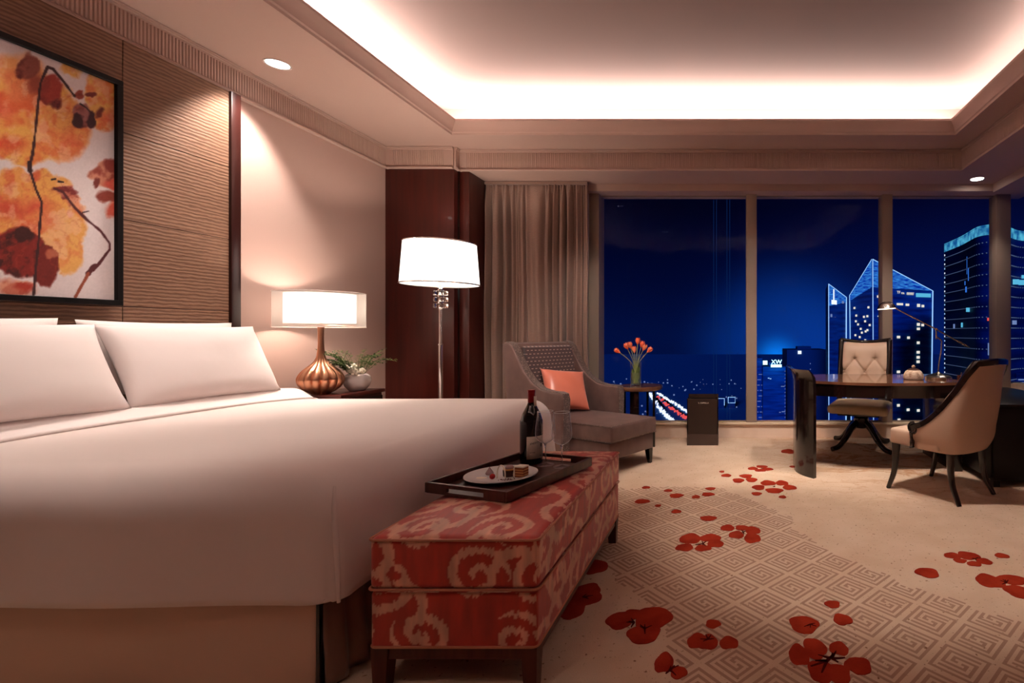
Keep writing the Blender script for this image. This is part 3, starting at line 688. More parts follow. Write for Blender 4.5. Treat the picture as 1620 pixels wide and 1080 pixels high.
for (u, s_) in ((1419.5, 'TF'), (1426, 'na'), (1438, '8888/')):
    p = onA(0, 1, frac(u), 462.5 + (u - 1419) * 0.12) + Vector((0, -0.4, 0))
    text('sign_letters', s_, 1.9, 'win_warm', tA, p, (R(90), 0, R(18)), 0.05)
W2 = [(1, 0.28, 466, 1.1, 5.5, 'head_light'), (1, 0.3, 478, 5.0, 2.2, 'head_light'), (1, 0.15, 499, 1.5, 1.5, 'dim_light'), (1, 0.8, 478, 2, 1.2, 'dim_light')]
tB, _ = lit_tower('narrow glass tower with slanted blue crown left of the pointed tower', (1310, 449, 250), (1306, 458, 268), (1338, 470, 262), 0.04, W2, (486, 478, 484), 'office_tower')

# curved tower at the right with dotted light bands
ct = empty('curved_tower', (0, 0, GZ), label='curved dark tower with a cyan light band and dotted floors at far right', cat='building', group='towers outside the windows')
knots = [(1493.5, 386, 150), (1505, 381, 148), (1520, 374, 146), (1532, 367, 145), (1545, 359.5, 143), (1560, 356, 141), (1576, 355, 140), (1590, 357, 140), (1600, 361, 141), (1612, 365, 143), (1640, 368, 147), (1680, 372, 150)]
Zt = 0
pl = []
for (u, v, y) in knots:
    # constant roof height; the plan curve carries the wave in the outline
    zt = 26.0
    y2 = (zt - H) * F / (V0 - v); pl.append(Vector(((u - U0) / F * y2, y2)))
pl = [Vector((p.x, p.y, 0)) for p in pl]; pl = spline(pl, 5)
bm = bmesh.new(); topz = 26.0 - GZ
T = [bm.verts.new((p.x, p.y, topz)) for p in pl]; Bq = [bm.verts.new((p.x, p.y, 0)) for p in pl]
T2 = [bm.verts.new((p.x + 34, p.y + 60, topz)) for p in pl]; B2 = [bm.verts.new((p.x + 34, p.y + 60, 0)) for p in pl]
for i in range(len(pl) - 1):
    bm.faces.new((T[i], T[i + 1], Bq[i + 1], Bq[i])); bm.faces.new((T[i], T2[i], T2[i + 1], T[i + 1])); bm.faces.new((T2[i], B2[i], B2[i + 1], T2[i + 1]))
bm.faces.new((T[0], Bq[0], B2[0], T2[0])); bm.faces.new((T[-1], T2[-1], B2[-1], Bq[-1]))
from_bm('facade', bm, 'tower_dark', ct, smooth=False)
def band(name, z0, z1, m, off=0.35):
    bm = bmesh.new(); pr = None
    for p in pl:
        q = [bm.verts.new((p.x - 0.1, p.y - off, z0)), bm.verts.new((p.x - 0.1, p.y - off, z1)), bm.verts.new((p.x, p.y - 0.02, z1)), bm.verts.new((p.x, p.y - 0.02, z0))]
        if pr:
            for k in range(4): bm.faces.new((pr[k], pr[(k + 1) % 4], q[(k + 1) % 4], q[k]))
        pr = q
    return from_bm(name, bm, m, ct)
band('light_band', topz - 2.3, topz - 0.35, 'crown_cyan'); band('light_band', topz - 0.25, topz + 0.0, 'crown_cyan')
bm = bmesh.new(); seg = []
for a, b in zip(pl, pl[1:]): seg.append((a, b, (b - a).length))
tot = sum(s[2] for s in seg)
def along(d):
    for a, b, l_ in seg:
        if d <= l_: return a.lerp(b, d / l_)
        d -= l_
    return pl[-1]
bmd = bmesh.new()
for f in range(26):
    z = topz - 4.0 - f * 2.45
    if z < 2: break
    d = 0.6
    while d < tot:
        p = along(d); first = d < tot * 0.24
        s_ = 0.10
        bbox(bmd, p.x - (0.3 if first else s_), p.x + (0.3 if first else s_), p.y - 0.45, p.y - 0.2, z - (0.05 if first else s_), z + (0.05 if first else s_)); d += 0.75 if first else 0.95
emis('floor_dots', (0.3, 0.45, 0.9, 1), 0.2); o = from_bm('floor_lights', bmd, 'floor_dots', ct); tag(o, kind='stuff')
for f in range(44):
    z = topz - 3.2 - f * 1.25
    box('edge_lamp', pl[0].x - 0.05, pl[0].x + 0.45, pl[0].y - 0.7, pl[0].y - 0.3, z - 0.22, z + 0.22, 'head_light' if f % 2 == 0 else 'led_white', ct)
for (u, v, m, ww, hh) in ((1533, 490, 'win_cyan', .8, .5), (1522, 514, 'win_cyan', .35, .6), (1509, 516, 'dim_light', .3, .6), (1563, 505, 'tail_light', .35, .35), (1604, 446, 'win_cyan', .9, .6), (1615, 447, 'win_cyan', .9, .6), (1618, 438, 'win_cyan', .5, .4),
                          (1529, 420, 'led_blue', .06, 2.2), (1531, 434, 'led_blue', .08, 1.6), (1528, 458, 'led_blue', .25, .7), (1526, 448, 'led_blue', .1, .5), (1565, 482, 'dim_light', .2, 1.6), (1563, 552, 'dim_light', .2, 1.4), (1567, 560, 'dim_light', .25, 1.0), (1603, 510, 'dim_light', .5, .5)):
    best = min((along(d * 0.25) for d in range(int(tot * 4))), key=lambda p: abs((p.x / p.y) * F + U0 - u))
    z = H - (v - V0) / F * best.y - GZ
    box('lit_window', best.x - ww, best.x + ww, best.y - 0.6, best.y - 0.2, z - hh, z + hh, m, ct)
nb = empty('lit_block', (0, 0, GZ), label='low building with rows of pale lights at the right window edge', cat='building', group='low buildings')
q = cp3(1618, 600, 120); box('wall', q.x - 1.6, q.x + 8, q.y, q.y + 12, 0, q.z - GZ + 1.5, 'tower_dark', nb)
for k in range(9): box('lit_window', q.x - 1.1, q.x + 0.2, q.y - .2, q.y, q.z - GZ - k * .75 - .2, q.z - GZ - k * .75 + .12, 'dim_light', nb)

# sign building, darker block beside it, flat blocks farther off
def block(name, u0, u1, vt, y, depth, label, m='city_block', grp='low buildings'):
    a = cp3(u0, vt, y); b = cp3(u1, vt, y)
    e_ = empty(name, ((a.x + b.x) / 2, y, GZ), label=label, cat='building', group=grp)
    hw = (b.x - a.x) / 2; h_ = a.z - GZ
    box('walls', -hw, hw, 0, depth, 0, h_, m, e_); box('roof_hut', -hw * .4, hw * .3, depth * .3, depth * .6, h_, h_ + 2.0, m, e_)
    return e_, hw, h_
sb_, hw, hh = block('sign_building', 1207, 1243, 580, 300, 30, 'blue block with a glowing cyan rooftop sign', 'tower_glass')
def loc_in(e_, u, v, y): p = cp3(u, v, y); return p - Vector(e_.location)
p = loc_in(sb_, 1228.5, 572.5, 299); sg = text('sign_letters', 'XW', 3.6, 'sign_cyan', sb_, p, (R(90), 0, 0), 0.3)
p = loc_in(sb_, 1228, 578.5, 299); box('sign_board', p.x - 3.2, p.x + 3.2, p.y - .3, p.y, p.z - 0.8, p.z + 0.8, 'sign_cyan', sb_)
p = loc_in(sb_, 1210.5, 573.5, 299); box('sign_board', p.x - 1.3, p.x + 1.3, p.y - .3, p.y, p.z - 1.2, p.z + 1.2, 'sign_cyan', sb_)
for k in range(14):
    p = loc_in(sb_, 1242, 587 + 5.6 * k, 299.5); box('lit_window', p.x - .25, p.x + .25, p.y - .2, p.y + .3, p.z - .15, p.z + .15, 'dim_light', sb_)
for (u, v) in ((1216, 598), (1219, 599), (1237, 611), (1240, 611), (1234, 652), (1238, 651), (1241, 651)):
    p = loc_in(sb_, u, v, 299.5); box('lit_window', p.x - .5, p.x + .5, p.y - .2, p.y + .3, p.z - .2, p.z + .2, 'led_white' if v < 600 else 'dim_light', sb_)
gl_ = bpy.data.lights.new('sign_glow', 'POINT'); gl_.energy = 2600; gl_.color = (0.05, 0.5, 1.0); gl_.shadow_soft_size = 1.5
go = bpy.data.objects.new('sign_glow', gl_); COL.objects.link(go); go.location = cp3(1228, 575, 291)
b2, hw, hh = block('dark_block', 1245, 1309, 553, 340, 30, 'wide dark block with one white roof light beside the narrow tower', 'city_block')
p = loc_in(b2, 1265, 557, 339); box('roof_light', p.x - 1.2, p.x + 1.2, p.y - .3, p.y, p.z - 1.2, p.z + 1.0, 'head_light', b2)
for k in range(10):
    p = loc_in(b2, 1282, 575 + 9 * k, 339.5); box('lit_window', p.x - .2, p.x + .2, p.y - .2, p.y + .3, p.z - .3, p.z + .3, 'dim_light', b2)
b3, hw, hh = block('left_block', 1186, 1206, 566, 310, 20, 'blue striped block half hidden by the first window post', 'tower_glass')
for k in range(9):
    for j in range(4):
        p = loc_in(b3, 1199 + 2 * j, 592 + 8.5 * k, 309.5); box('lit_window', p.x - .25, p.x + .25, p.y - .2, p.y + .3, p.z - .2, p.z + .2, 'dim_light', b3) if (k * 7 + j * 3) % 4 else None
# four faint vertical blue lines, with no building body
ms = empty('faint_lines', (0, 0, GZ), label='four faint vertical blue lines in the first window', cat='building', group='low buildings')
for u in (1129, 1133.5, 1150, 1154.5):
    a = cp3(u, 300, 330); bm = bmesh.new(); tube(bm, [Vector((a.x, 330, 0)), Vector((a.x, 330, 110 - GZ))], 0.14, 4); from_bm('light_line', bm, 'faint_blue' if 'faint_blue' in MATS else emis('faint_blue', (0.02, 0.12, 0.55, 1), 0.16), ms)
# outlined low pavilions
for i, (u0, v0, u1, v1) in enumerate(((1135, 630, 1146, 641), (1152, 628, 1163, 637))):
    pv = empty('outlined_pavilion', (0, 0, 0), label=['small block outlined in white light, nearer the bin', 'small block outlined in white light, nearer the window post'][i], cat='building', group='low buildings')
    y = 420; a = cp3(u0, v0, y); b = cp3(u1, v1, y)
    box('walls', a.x, b.x, y, y + 8, GZ, a.z, 'city_block', pv)
    bm = bmesh.new(); pts = [(a.x, y - .4, a.z), (b.x, y - .4, a.z), (b.x, y - .4, b.z), (a.x, y - .4, b.z)] if i else [(a.x, y - .4, a.z), (b.x, y - .4, a.z), (b.x, y - .4, b.z)]
    tube(bm, pts + ([pts[0]] if i else []), 0.3, 4); from_bm('light_line', bm, 'led_white', pv)
# roads with rows of car lights, and scattered street lamps
def gpt(u, v): y = (H - GZ) * F / (v - V0); return Vector(((u - U0) / F * y, y, GZ))
def road(name, label, path, lane, m, nlights, wdt):
    r_ = empty(name, (0, 0, 0), label=label, cat='road', group='highway lanes')
    P = spline([gpt(*p) for p in path], 10)
    bm = bmesh.new(); prv = None
    for i, p in enumerate(P):
        t_ = (P[min(i + 1, len(P) - 1)] - P[max(i - 1, 0)]).normalized(); s_ = Vector((t_.y, -t_.x, 0)) * 5
        q = (bm.verts.new(p + s_ + Vector((0, 0, .1))), bm.verts.new(p - s_ + Vector((0, 0, .1))))
        if prv: bm.faces.new((prv[0], prv[1], q[1], q[0]))
        prv = q
    from_bm('roadway', bm, 'city_ground_mat', r_)
    bm = bmesh.new()
    for k in range(nlights):
        f = random.random() * (len(P) - 1.01); i = int(f); p = P[i].lerp(P[i + 1], f - i)
        x = random.uniform(-wdt, wdt); l_ = random.uniform(1.2, 3.0)
        bbox(bm, p.x + x - .5, p.x + x + .5, p.y - l_, p.y + l_, GZ + .4, GZ + 1.3)
    tag(from_bm('car_lights', bm, m, r_), kind='stuff')
road('highway', 'road with dense white headlights left of the grey bin', [(1028, 622), (1036, 635), (1048, 652), (1064, 668)], 0, 'head_light', 90, 1.5)
road('highway', 'road with white headlights reaching the bin edge', [(1040, 622), (1056, 633), (1072, 642), (1096, 660)], 0, 'head_light', 75, 1.2)
road('highway', 'road with red tail lights between the white ones', [(1042, 628), (1056, 642), (1070, 653), (1088, 664)], 0, 'tail_light', 60, 2.0)
bm = bmesh.new(); rl = random.Random(5)
for k in range(230):
    u = rl.uniform(955, 1600); v = rl.choice([rl.uniform(606, 625), rl.uniform(606, 668)])
    p = gpt(u, v); s_ = rl.uniform(0.25, 0.7) * p.y / 500
    bbox(bm, p.x - s_, p.x + s_, p.y - s_, p.y + s_, GZ + 5, GZ + 5 + 2 * s_)
o = from_bm('street_lamps', bm, 'dim_light'); tag(o, 'scattered dim street lights of the city far below', 'lights', kind='stuff')

# ================================================================== CURTAIN
cu = empty('window_curtain', (-2.04, 5.275, 0), label='full length taupe shimmering curtain gathered left of the windows', cat='curtain')
nx_, nz_ = 260, 40; vs = []; fs = []
for j in range(nz_ + 1):
    z = 0.015 + (2.735) * j / nz_; up = z / 2.75
    for i in range(nx_ + 1):
        s = i / nx_; x = -0.545 + 1.09 * s
        ph = 2 * PI * (12 * s + 0.55 * math.sin(7 * s) + 0.3 * math.sin(17 * s + 1) + 0.07 * math.sin(z * 2 + 8 * s))
        amp = 0.058 * (0.6 + 0.4 * math.sin(9.1 * s + 1)) * (1 - 0.6 * max(0, (up - 0.9) / 0.1))
        y = amp * math.sin(ph) + 0.014 * math.sin(2.3 * ph + 1.3) + 0.008 * math.sin(0.37 * ph)
        if up > 0.955: y = y * 0.5 + 0.008 * math.sin(ph * 3.1)
        vs.append((x + 0.006 * math.cos(ph) + 0.01 * math.sin(3 * z + 7 * s) * (1 - up), y, z))
for j in range(nz_):
    for i in range(nx_): a = j * (nx_ + 1) + i; fs.append((a, a + 1, a + nx_ + 2, a + nx_ + 1))
c_ = from_np('drape', vs, fs, 'curtain_cloth', cu, smooth=True)
sd = c_.modifiers.new('thick', 'SOLIDIFY'); sd.thickness = 0.004
box('heading_tape', -0.545, 0.545, -0.03, 0.03, 2.715, 2.745, 'curtain_cloth', cu)

# ================================================================== WALL ART
art = empty('framed_painting', (XW + 0.05, 2.2, 1.9), label='black framed painting of orange and maroon lotus flowers above the bed', cat='painting')
Y0, Y1, Z0, Z1 = 1.30, 2.68, 1.298, 2.50
fw = 0.028
bm = bmesh.new()
def rel(x0, x1, y0, y1, z0, z1): bbox(bm, x0, x1, y0 - 2.2, y1 - 2.2, z0 - 1.9, z1 - 1.9, 0.002, 1)
rel(0, .05, Y0, Y1, Z0, Z0 + fw); rel(0, .05, Y0, Y1, Z1 - fw, Z1); rel(0, .05, Y0, Y0 + fw, Z0 + fw, Z1 - fw); rel(0, .05, Y1 - fw, Y1, Z0 + fw, Z1 - fw)
from_bm('frame', bm, 'frame_black', art)
def painting(u, v):
    """colour of the print at a place of the canvas, in the units of the sheet it was drawn on"""
    n1 = fbm(u * .022, v * .022, 1.0); n2 = fbm(u * .07, v * .07, 7.0); n3 = fbm(u * .03 + 9, v * .03, 4.0)
    uu = u + 10 * n1 + 5 * n2; vv = v + 10 * n3 - 5 * n2
    c = np.stack([np.full(u.shape, x) for x in (226, 212, 212)], -1).astype(float)
    def blob(cx, cy, rx, ry, col, soft=0.12, mod=None, alpha=1.0):
        d = np.sqrt(((uu - cx) / rx) ** 2 + ((vv - cy) / ry) ** 2)
        a = np.clip((1 - d) / soft, 0, 1) * alpha
        cc = np.array(col, float)[None, :] if mod is None else np.array(col, float)[None, :] * (1 - mod[..., None]) + np.array(mod_col, float)[None, :] * mod[..., None]
        c[:] = c * (1 - a[..., None]) + cc * a[..., None]
    global mod_col
    m_a = np.clip(n2 * 2.4 + 0.3, 0, 1); m_b = np.clip(n1 * 3.0 + 0.15, 0, 1)
    mod_col = (214, 84, 50); blob(45, 190, 84, 74, (228, 168, 84), 0.1, m_b * .8); blob(95, 205, 52, 52, (226, 156, 84), 0.2, m_a * .5); blob(30, 120, 52, 40, (228, 158, 96), 0.3, m_b * .5)
    blob(20, 228, 34, 20, (206, 62, 40), 0.9, None, .8); blob(112, 224, 30, 18, (214, 84, 62), 0.9, None, .6); blob(5, 175, 30, 18, (218, 96, 80), .9, None, .6)
    blob(168, 150, 36, 62, (228, 172, 92), 0.12, m_a * .5); blob(176, 190, 22, 20, (214, 80, 62), .8, None, .7); blob(112, 112, 20, 12, (226, 170, 90), .3)
    mod_col = (96, 26, 22); blob(44, 104, 20, 22, (142, 72, 58), 0.2, m_a * .8); blob(80, 140, 19, 26, (160, 52, 40), 0.2, m_b * .5); blob(86, 166, 12, 12, (88, 24, 26), .5); blob(60, 130, 22, 20, (128, 48, 42), .6, None, .7)
    blob(128, 182, 17, 15, (150, 92, 88), 0.2, m_a * .6); blob(122, 190, 12, 9, (56, 14, 20), .3); blob(146, 188, 8, 12, (60, 16, 22), .3); blob(126, 152, 8, 10, (150, 60, 44), .3, m_a); blob(144, 150, 11, 6, (120, 36, 28), .3); blob(158, 178, 8, 8, (110, 40, 30), .5)
    mod_col = (208, 74, 52); blob(60, 350, 78, 82, (228, 164, 86), 0.07, m_b * .7); blob(22, 290, 34, 30, (228, 156, 82), 0.15, m_a * .6); blob(105, 400, 30, 36, (228, 168, 92), .15, m_a * .3)
    blob(50, 330, 52, 22, (208, 76, 56), 0.9, None, .85); blob(76, 350, 26, 16, (220, 112, 86), .9, None, .7); blob(10, 330, 30, 26, (200, 66, 46), .8, None, .8)
    mod_col = (52, 10, 8); blob(28, 400, 48, 40, (126, 30, 22), 0.12, m_a * .8); blob(70, 420, 22, 34, (112, 28, 20), .15, m_b * .6); blob(40, 372, 18, 12, (58, 14, 12), .3); blob(20, 455, 40, 16, (196, 90, 60), .5, None, .8); blob(38, 452, 18, 10, (170, 50, 34), .5); blob(80, 405, 14, 10, (176, 96, 70), .4)
    mod_col = (130, 36, 28); blob(166, 275, 34, 20, (204, 134, 108), 0.15, m_a * .7); blob(178, 262, 22, 12, (140, 54, 44), .25); blob(180, 288, 26, 9, (212, 88, 70), .4); blob(172, 308, 24, 12, (146, 62, 48), .3, m_b); blob(180, 330, 18, 18, (214, 92, 72), .4); blob(146, 290, 7, 10, (120, 44, 34), .3)
    mod_col = (110, 28, 30); blob(104, 303, 24, 9, (190, 110, 90), 0.2, m_a * .8); blob(96, 301, 22, 5, (118, 32, 34), .3); blob(116, 314, 12, 10, (196, 112, 86), .3, m_a * .6); blob(110, 332, 9, 8, (226, 150, 140), .5, None, .8)
    for cx, cy, rx, ry in ((-40, 150, 50, 60), (-60, 330, 60, 70), (-150, 220, 70, 90), (-230, 380, 90, 60), (-300, 160, 80, 90)):
        mod_col = (206, 70, 44); blob(cx, cy, rx, ry, (228, 162, 84), .1, m_b * .8)
    # paler washes, veins and dark ragged touches inside the blooms
    bloom = (np.abs(c[:, 0] - c[:, 2]) > 60)
    wash = np.clip(fbm(u * .05 + 3, v * .05, 2.0) * 2.4 - .1, 0, .5) * bloom * (c[:, 0] > 195)
    c[:] = c * (1 - wash[:, None]) + np.array((236, 190, 156.)) * wash[:, None]
    for (fx_, fy_) in ((48, 195), (58, 352), (22, 292), (160, 150)):
        an = np.arctan2(v - fy_, u - fx_); rr_ = np.hypot(u - fx_, v - fy_)
        vein = np.clip(np.sin(an * 17 + n2 * 5) - .82, 0, 1) * 4 * bloom * np.clip((rr_ - 18) / 30, 0, 1) * np.clip((95 - rr_) / 20, 0, 1) * .35
        c[:] = c * (1 - vein[:, None]) + np.array((186, 84, 52.)) * vein[:, None]
    c[:] = c + (vnoise(u * .5, v * .5, 3) - .5)[:, None] * 10
    def stroke(pts, w_, col):
        P = [np.array(p, float) for p in pts]; best = np.full(u.shape, 1e9)
        for a, b in zip(P, P[1:]):
            ab = b - a; t_ = np.clip(((u - a[0]) * ab[0] + (v - a[1]) * ab[1]) / (ab @ ab), 0, 1)
            best = np.minimum(best, np.hypot(u - a[0] - ab[0] * t_, v - a[1] - ab[1] * t_))
        a = np.clip(w_ * 1.35 * (1 + .6 * n2) - best + .5, 0, 1); c[:] = c * (1 - a[..., None]) + np.array(col, float) * a[..., None]
    stroke([(75, 106), (64, 132), (60, 165), (57, 200), (52, 240), (47, 266), (57, 300), (66, 320), (62, 370), (57, 420), (53, 470)], 1.7, (58, 22, 24))
    stroke([(75, 106), (84, 109), (100, 128), (118, 152)], 1.5, (58, 24, 24)); stroke([(47, 258), (48, 270)], 3.0, (50, 18, 22)); stroke([(86, 298), (100, 304), (118, 328), (138, 348), (160, 366), (173, 384), (174, 394), (162, 410), (148, 428)], 1.6, (84, 26, 30))
    stroke([(150, 422), (140, 432)], 3.4, (80, 22, 26)); stroke([(140, 432), (119, 470)], 1.9, (150, 70, 44)); stroke([(131, 336), (140, 334)], .6, (40, 14, 18)); stroke([(82, 284), (88, 283)], 1, (40, 16, 18)); stroke([(93, 287), (100, 288)], 1.2, (40, 16, 18)); stroke([(127, 164), (136, 170), (142, 176)], .9, (40, 16, 18))
    return c
_P = np.random.RandomState(3).rand(64, 64, 8)
def vnoise(x, y, seed):
    k = int(seed) % 8; xi = np.floor(x).astype(int); yi = np.floor(y).astype(int); fx = x - xi; fy = y - yi
    fx = fx * fx * (3 - 2 * fx); fy = fy * fy * (3 - 2 * fy); g = _P[:, :, k]
    a = g[xi % 64, yi % 64]; b = g[(xi + 1) % 64, yi % 64]; c = g[xi % 64, (yi + 1) % 64]; d = g[(xi + 1) % 64, (yi + 1) % 64]
    return (a * (1 - fx) + b * fx) * (1 - fy) + (c * (1 - fx) + d * fx) * fy
def fbm(x, y, seed):
    r = 0; a = 1.0
    for o in range(4): r = r + a * (vnoise(x * 2 ** o + 17 * o, y * 2 ** o, seed + o) - .5); a *= .55
    return r
def srgb_lin(c):
    c = np.clip(c / 255.0, 0, 1); return np.where(c <= 0.04045, c / 12.92, ((c + 0.055) / 1.055) ** 2.4)
def set_print(me, cols):
    at = me.color_attributes.new('print', 'FLOAT_COLOR', 'POINT'); a = np.ones((len(cols), 4)); a[:, :3] = cols; at.data.foreach_set('color', a.ravel())
def grid_mesh(name, P, m, parent, closed_u=False):
    """P: (nv, nu, 3) array of points"""
    nv, nu = P.shape[:2]; idx = np.arange(nv * nu).reshape(nv, nu)
    a = idx[:-1, :-1].ravel(); b = idx[:-1, 1:].ravel(); c = idx[1:, 1:].ravel(); d = idx[1:, :-1].ravel(); F_ = np.stack([a, b, c, d], 1)
    if closed_u:
        a = idx[:-1, -1]; b = idx[:-1, 0]; c = idx[1:, 0]; d = idx[1:, -1]; F_ = np.vstack([F_, np.stack([a, b, c, d], 1)])
    me = bpy.data.meshes.new(name); me.from_pydata(P.reshape(-1, 3).tolist(), [], F_.tolist()); me.update()
    return link(name, me, m, parent, smooth=True)
ya = np.linspace(Y0 + fw, Y1 - fw, 330); za = np.linspace(Z0 + fw, Z1 - fw, 290)
YY, ZZ = np.meshgrid(ya, za)
P = np.stack([np.full(YY.shape, 0.032), YY - 2.2, ZZ - 1.9], -1)
cv = grid_mesh('canvas', P, 'canvas_print', art)
uu_ = U0 - 3.268 * F / YY; vv_ = V0 - (ZZ - H) * F / YY
# sheet units are those of the picture plane at the frame's right edge, so keep them regular across the canvas
su = (YY - 2.23) / (2.65 - 2.23); us = 189 * (1 - np.sqrt(np.clip(1 - su * 1.0, 0, None)) * 0) if False else uu_
set_print(cv.data, srgb_lin(painting(uu_.ravel(), vv_.ravel())))
box('backing', 0.0, 0.028, Y0 + .01 - 2.2, Y1 - .01 - 2.2, Z0 + .01 - 1.9, Z1 - .01 - 1.9, 'frame_black', art)

# ================================================================== BED
BX0, BX1, BY0, BY1 = -3.28, -1.33, 1.63, 3.50
bed = empty('bed', ((BX0 + BX1) / 2, (BY0 + BY1) / 2, 0), label='wide bed with cream and taupe satin skirt', cat='bed')
bx, by = bed.location.x, bed.location.y
box('bed_base', BX0 - bx, BX1 - bx - .0, BY0 - by + .01, BY1 - by, 0.06, 0.32, 'skirt_satin', bed, bev=0.02)
box('mattress', BX0 - bx, BX1 - bx, BY0 - by + .01, BY1 - by, 0.325, 0.62, 'linen_white', bed, bev=0.06, seg=4)
# skirts: near side cream panel, foot side taupe satin with pleats
def skirt(name, x0, y0, x1, y1, nrm, m, pleats, zt=0.345, amp=0.006):
    n = 120; k = 16; P = np.zeros((k + 1, n + 1, 3))
    for j in range(k + 1):
        z = 0.012 + (zt - 0.012) * j / k; fl = (1 - j / k)
        for i in range(n + 1):
            t_ = i / n; d = amp * math.sin(t_ * 14 + 2 * fl) * fl + 0.012 * fl
            for (pc, pw_, pd) in pleats:
                q = (t_ - pc) / pw_
                if abs(q) < 1: d += pd * (1 - abs(q)) * (0.25 + fl)
            P[j, i] = (x0 + (x1 - x0) * t_ + nrm[0] * d - bx, y0 + (y1 - y0) * t_ + nrm[1] * d - by, z)
    o = grid_mesh(name, P, m, bed); s_ = o.modifiers.new('thick', 'SOLIDIFY'); s_.thickness = 0.006; return o
skirt('side_skirt', BX0, 1.595, -1.315, 1.595, (0, -1), 'skirt_cream', [(0.12, .03, .012), (0.45, .2, .006)], 0.36)
skirt('foot_skirt', -1.305, 1.60, -1.305, BY1, (1, 0), 'skirt_satin', [(0.03, .02, .02), (0.075, .02, .03), (0.11, .015, .02), (0.3, .03, .02), (0.6, .04, .02)], 0.35)
box('pleat_shade', -1.312 - bx, -1.302 - bx, 1.585 - by, 1.605 - by, 0.015, 0.335, 'wood_dark', bed)  # thin dark strip standing for the shade inside the skirt's corner pleat

def drape(name, x0, x1, y0, y1, ztop, drop, r, m, parent, off, puff=0.03, res=0.022, sides=(1, 1, 1, 1), seed=0, wr=0.004, edge_flare=0.02):
    """cloth over a box: sides = (x0, x1, y0, y1) hang flags"""
    Lh = r * PI / 2 + (drop - r)
    xs = np.arange(x0 - (Lh if sides[0] else 0), x1 + (Lh if sides[1] else 0) + 1e-6, res); ys_ = np.arange(y0 - (Lh if sides[2] else 0), y1 + (Lh if sides[3] else 0) + 1e-6, res)
    nu, nv = len(xs), len(ys_); P = np.zeros((nv, nu, 3))
    for j, py in enumerate(ys_):
        for i, px in enumerate(xs):
            cx = min(max(px, x0), x1); cy = min(max(py, y0), y1); dx, dy = px - cx, py - cy
            ax, ay = abs(dx), abs(dy); mx = max(ax, ay)
            if mx < 1e-9:
                tx = (px - x0) / (x1 - x0); ty = (py - y0) / (y1 - y0)
                ex = min(tx, 1 - tx) * 2; ey = min(ty, 1 - ty) * 2
                z = ztop + puff * (1 - (1 - min(ex * 1.6, 1)) ** 2) * (1 - (1 - min(ey * 1.3, 1)) ** 2)
                z += wr * 1.5 * noise.noise(Vector((px * 2.2, py * 2.2, seed)))
                P[j, i] = (px, py, z)
            else:
                d = (ax ** 5 + ay ** 5) ** 0.2; d = min(d, Lh)
                ux, uy = dx / mx, dy / mx; k = 1 / (ux * ux + uy * uy) ** 0.5
                corner = min(ax, ay) / mx
                rr = r
                if d < rr * PI / 2: ho = rr * math.sin(d / rr); dz = rr * (1 - math.cos(d / rr)); 
                else: ho = rr + edge_flare * (d - rr * PI / 2) / Lh; dz = rr + d - rr * PI / 2
                f = (ux ** 4 + uy ** 4) ** -0.25 if corner > 0 else 1
                ho2 = ho * (1.0 if corner == 0 else 1.0)
                # wrinkles that grow down the hang
                t_ = (px if ay > ax else py); wv_ = wr * 2.0 * (dz / drop) * (math.sin(t_ * 3.1 + seed) + .5 * math.sin(t_ * 7.7 + 2 * seed))
                X = cx + ux * ho2 * (f if corner else 1); Y = cy + uy * ho2 * (f if corner else 1)
                X += (ux * wv_); Y += (uy * wv_)
                P[j, i] = (X, Y, ztop - dz)
    P[..., 0] -= off[0]; P[..., 1] -= off[1]; P[..., 2] -= off[2]
    o = grid_mesh(name, P, m, parent)
    s_ = o.modifiers.new('thick', 'SOLIDIFY'); s_.thickness = 0.012; s_.offset = -1
    return o
du = drape('duvet', -3.20, -1.40, 1.72, 3.42, 0.700, 0.40, 0.15, 'linen_white', None, (-2.2, 2.56, 0.0), puff=0.03, sides=(0, 1, 1, 1), seed=2, wr=0.004, edge_flare=0.035, res=0.02)
du.location = (-2.2, 2.56, 0); tag(du, 'smooth white duvet tucked over the bed and hanging down its sides', 'duvet')
# mitred corner pleat of the duvet at the near foot corner
pts = [(-1.265 + 2.2, 1.60 - 2.56, .66), (-1.245 + 2.2, 1.572 - 2.56, .6), (-1.225 + 2.2, 1.556 - 2.56, .5), (-1.213 + 2.2, 1.548 - 2.56, .40), (-1.208 + 2.2, 1.544 - 2.56, .318)]
tube_obj('corner_seam', pts, [.004, .007, .008, .007, .005], 'linen_white', du, 6)
sh = drape('folded_sheet', -3.30, -2.88, 1.72, 3.42, 0.712, 0.30, 0.16, 'linen_pillow', None, (-3.1, 2.56, 0), puff=0.0, sides=(0, 0, 1, 1), seed=5, wr=0.002, res=0.02, edge_flare=0.035)
for v_ in sh.data.vertices:      # follow the swell of the duvet below and rise over the bolster under the pillows
    x, y = v_.co.x - 3.1, v_.co.y + 2.56
    rise = min(1, max(0, (-2.88 - x) / 0.13)); rise = rise * rise * (3 - 2 * rise)
    ty = min(1, max(0, (y - 1.72) / 1.70)); tx = (x + 3.20) / 1.80; ex = max(0, min(tx, 1 - tx) * 2); ey = min(ty, 1 - ty) * 2
    v_.co.z += 0.03 * (1 - (1 - min(ex * 1.6, 1)) ** 2) * (1 - (1 - min(ey * 1.3, 1)) ** 2) + 0.062 * rise * max(0, min(1, (v_.co.z - .5) / .2))
sh.location = (-3.1, 2.56, 0); tag(sh, 'turned down white sheet edge between the pillows and duvet', 'sheet')

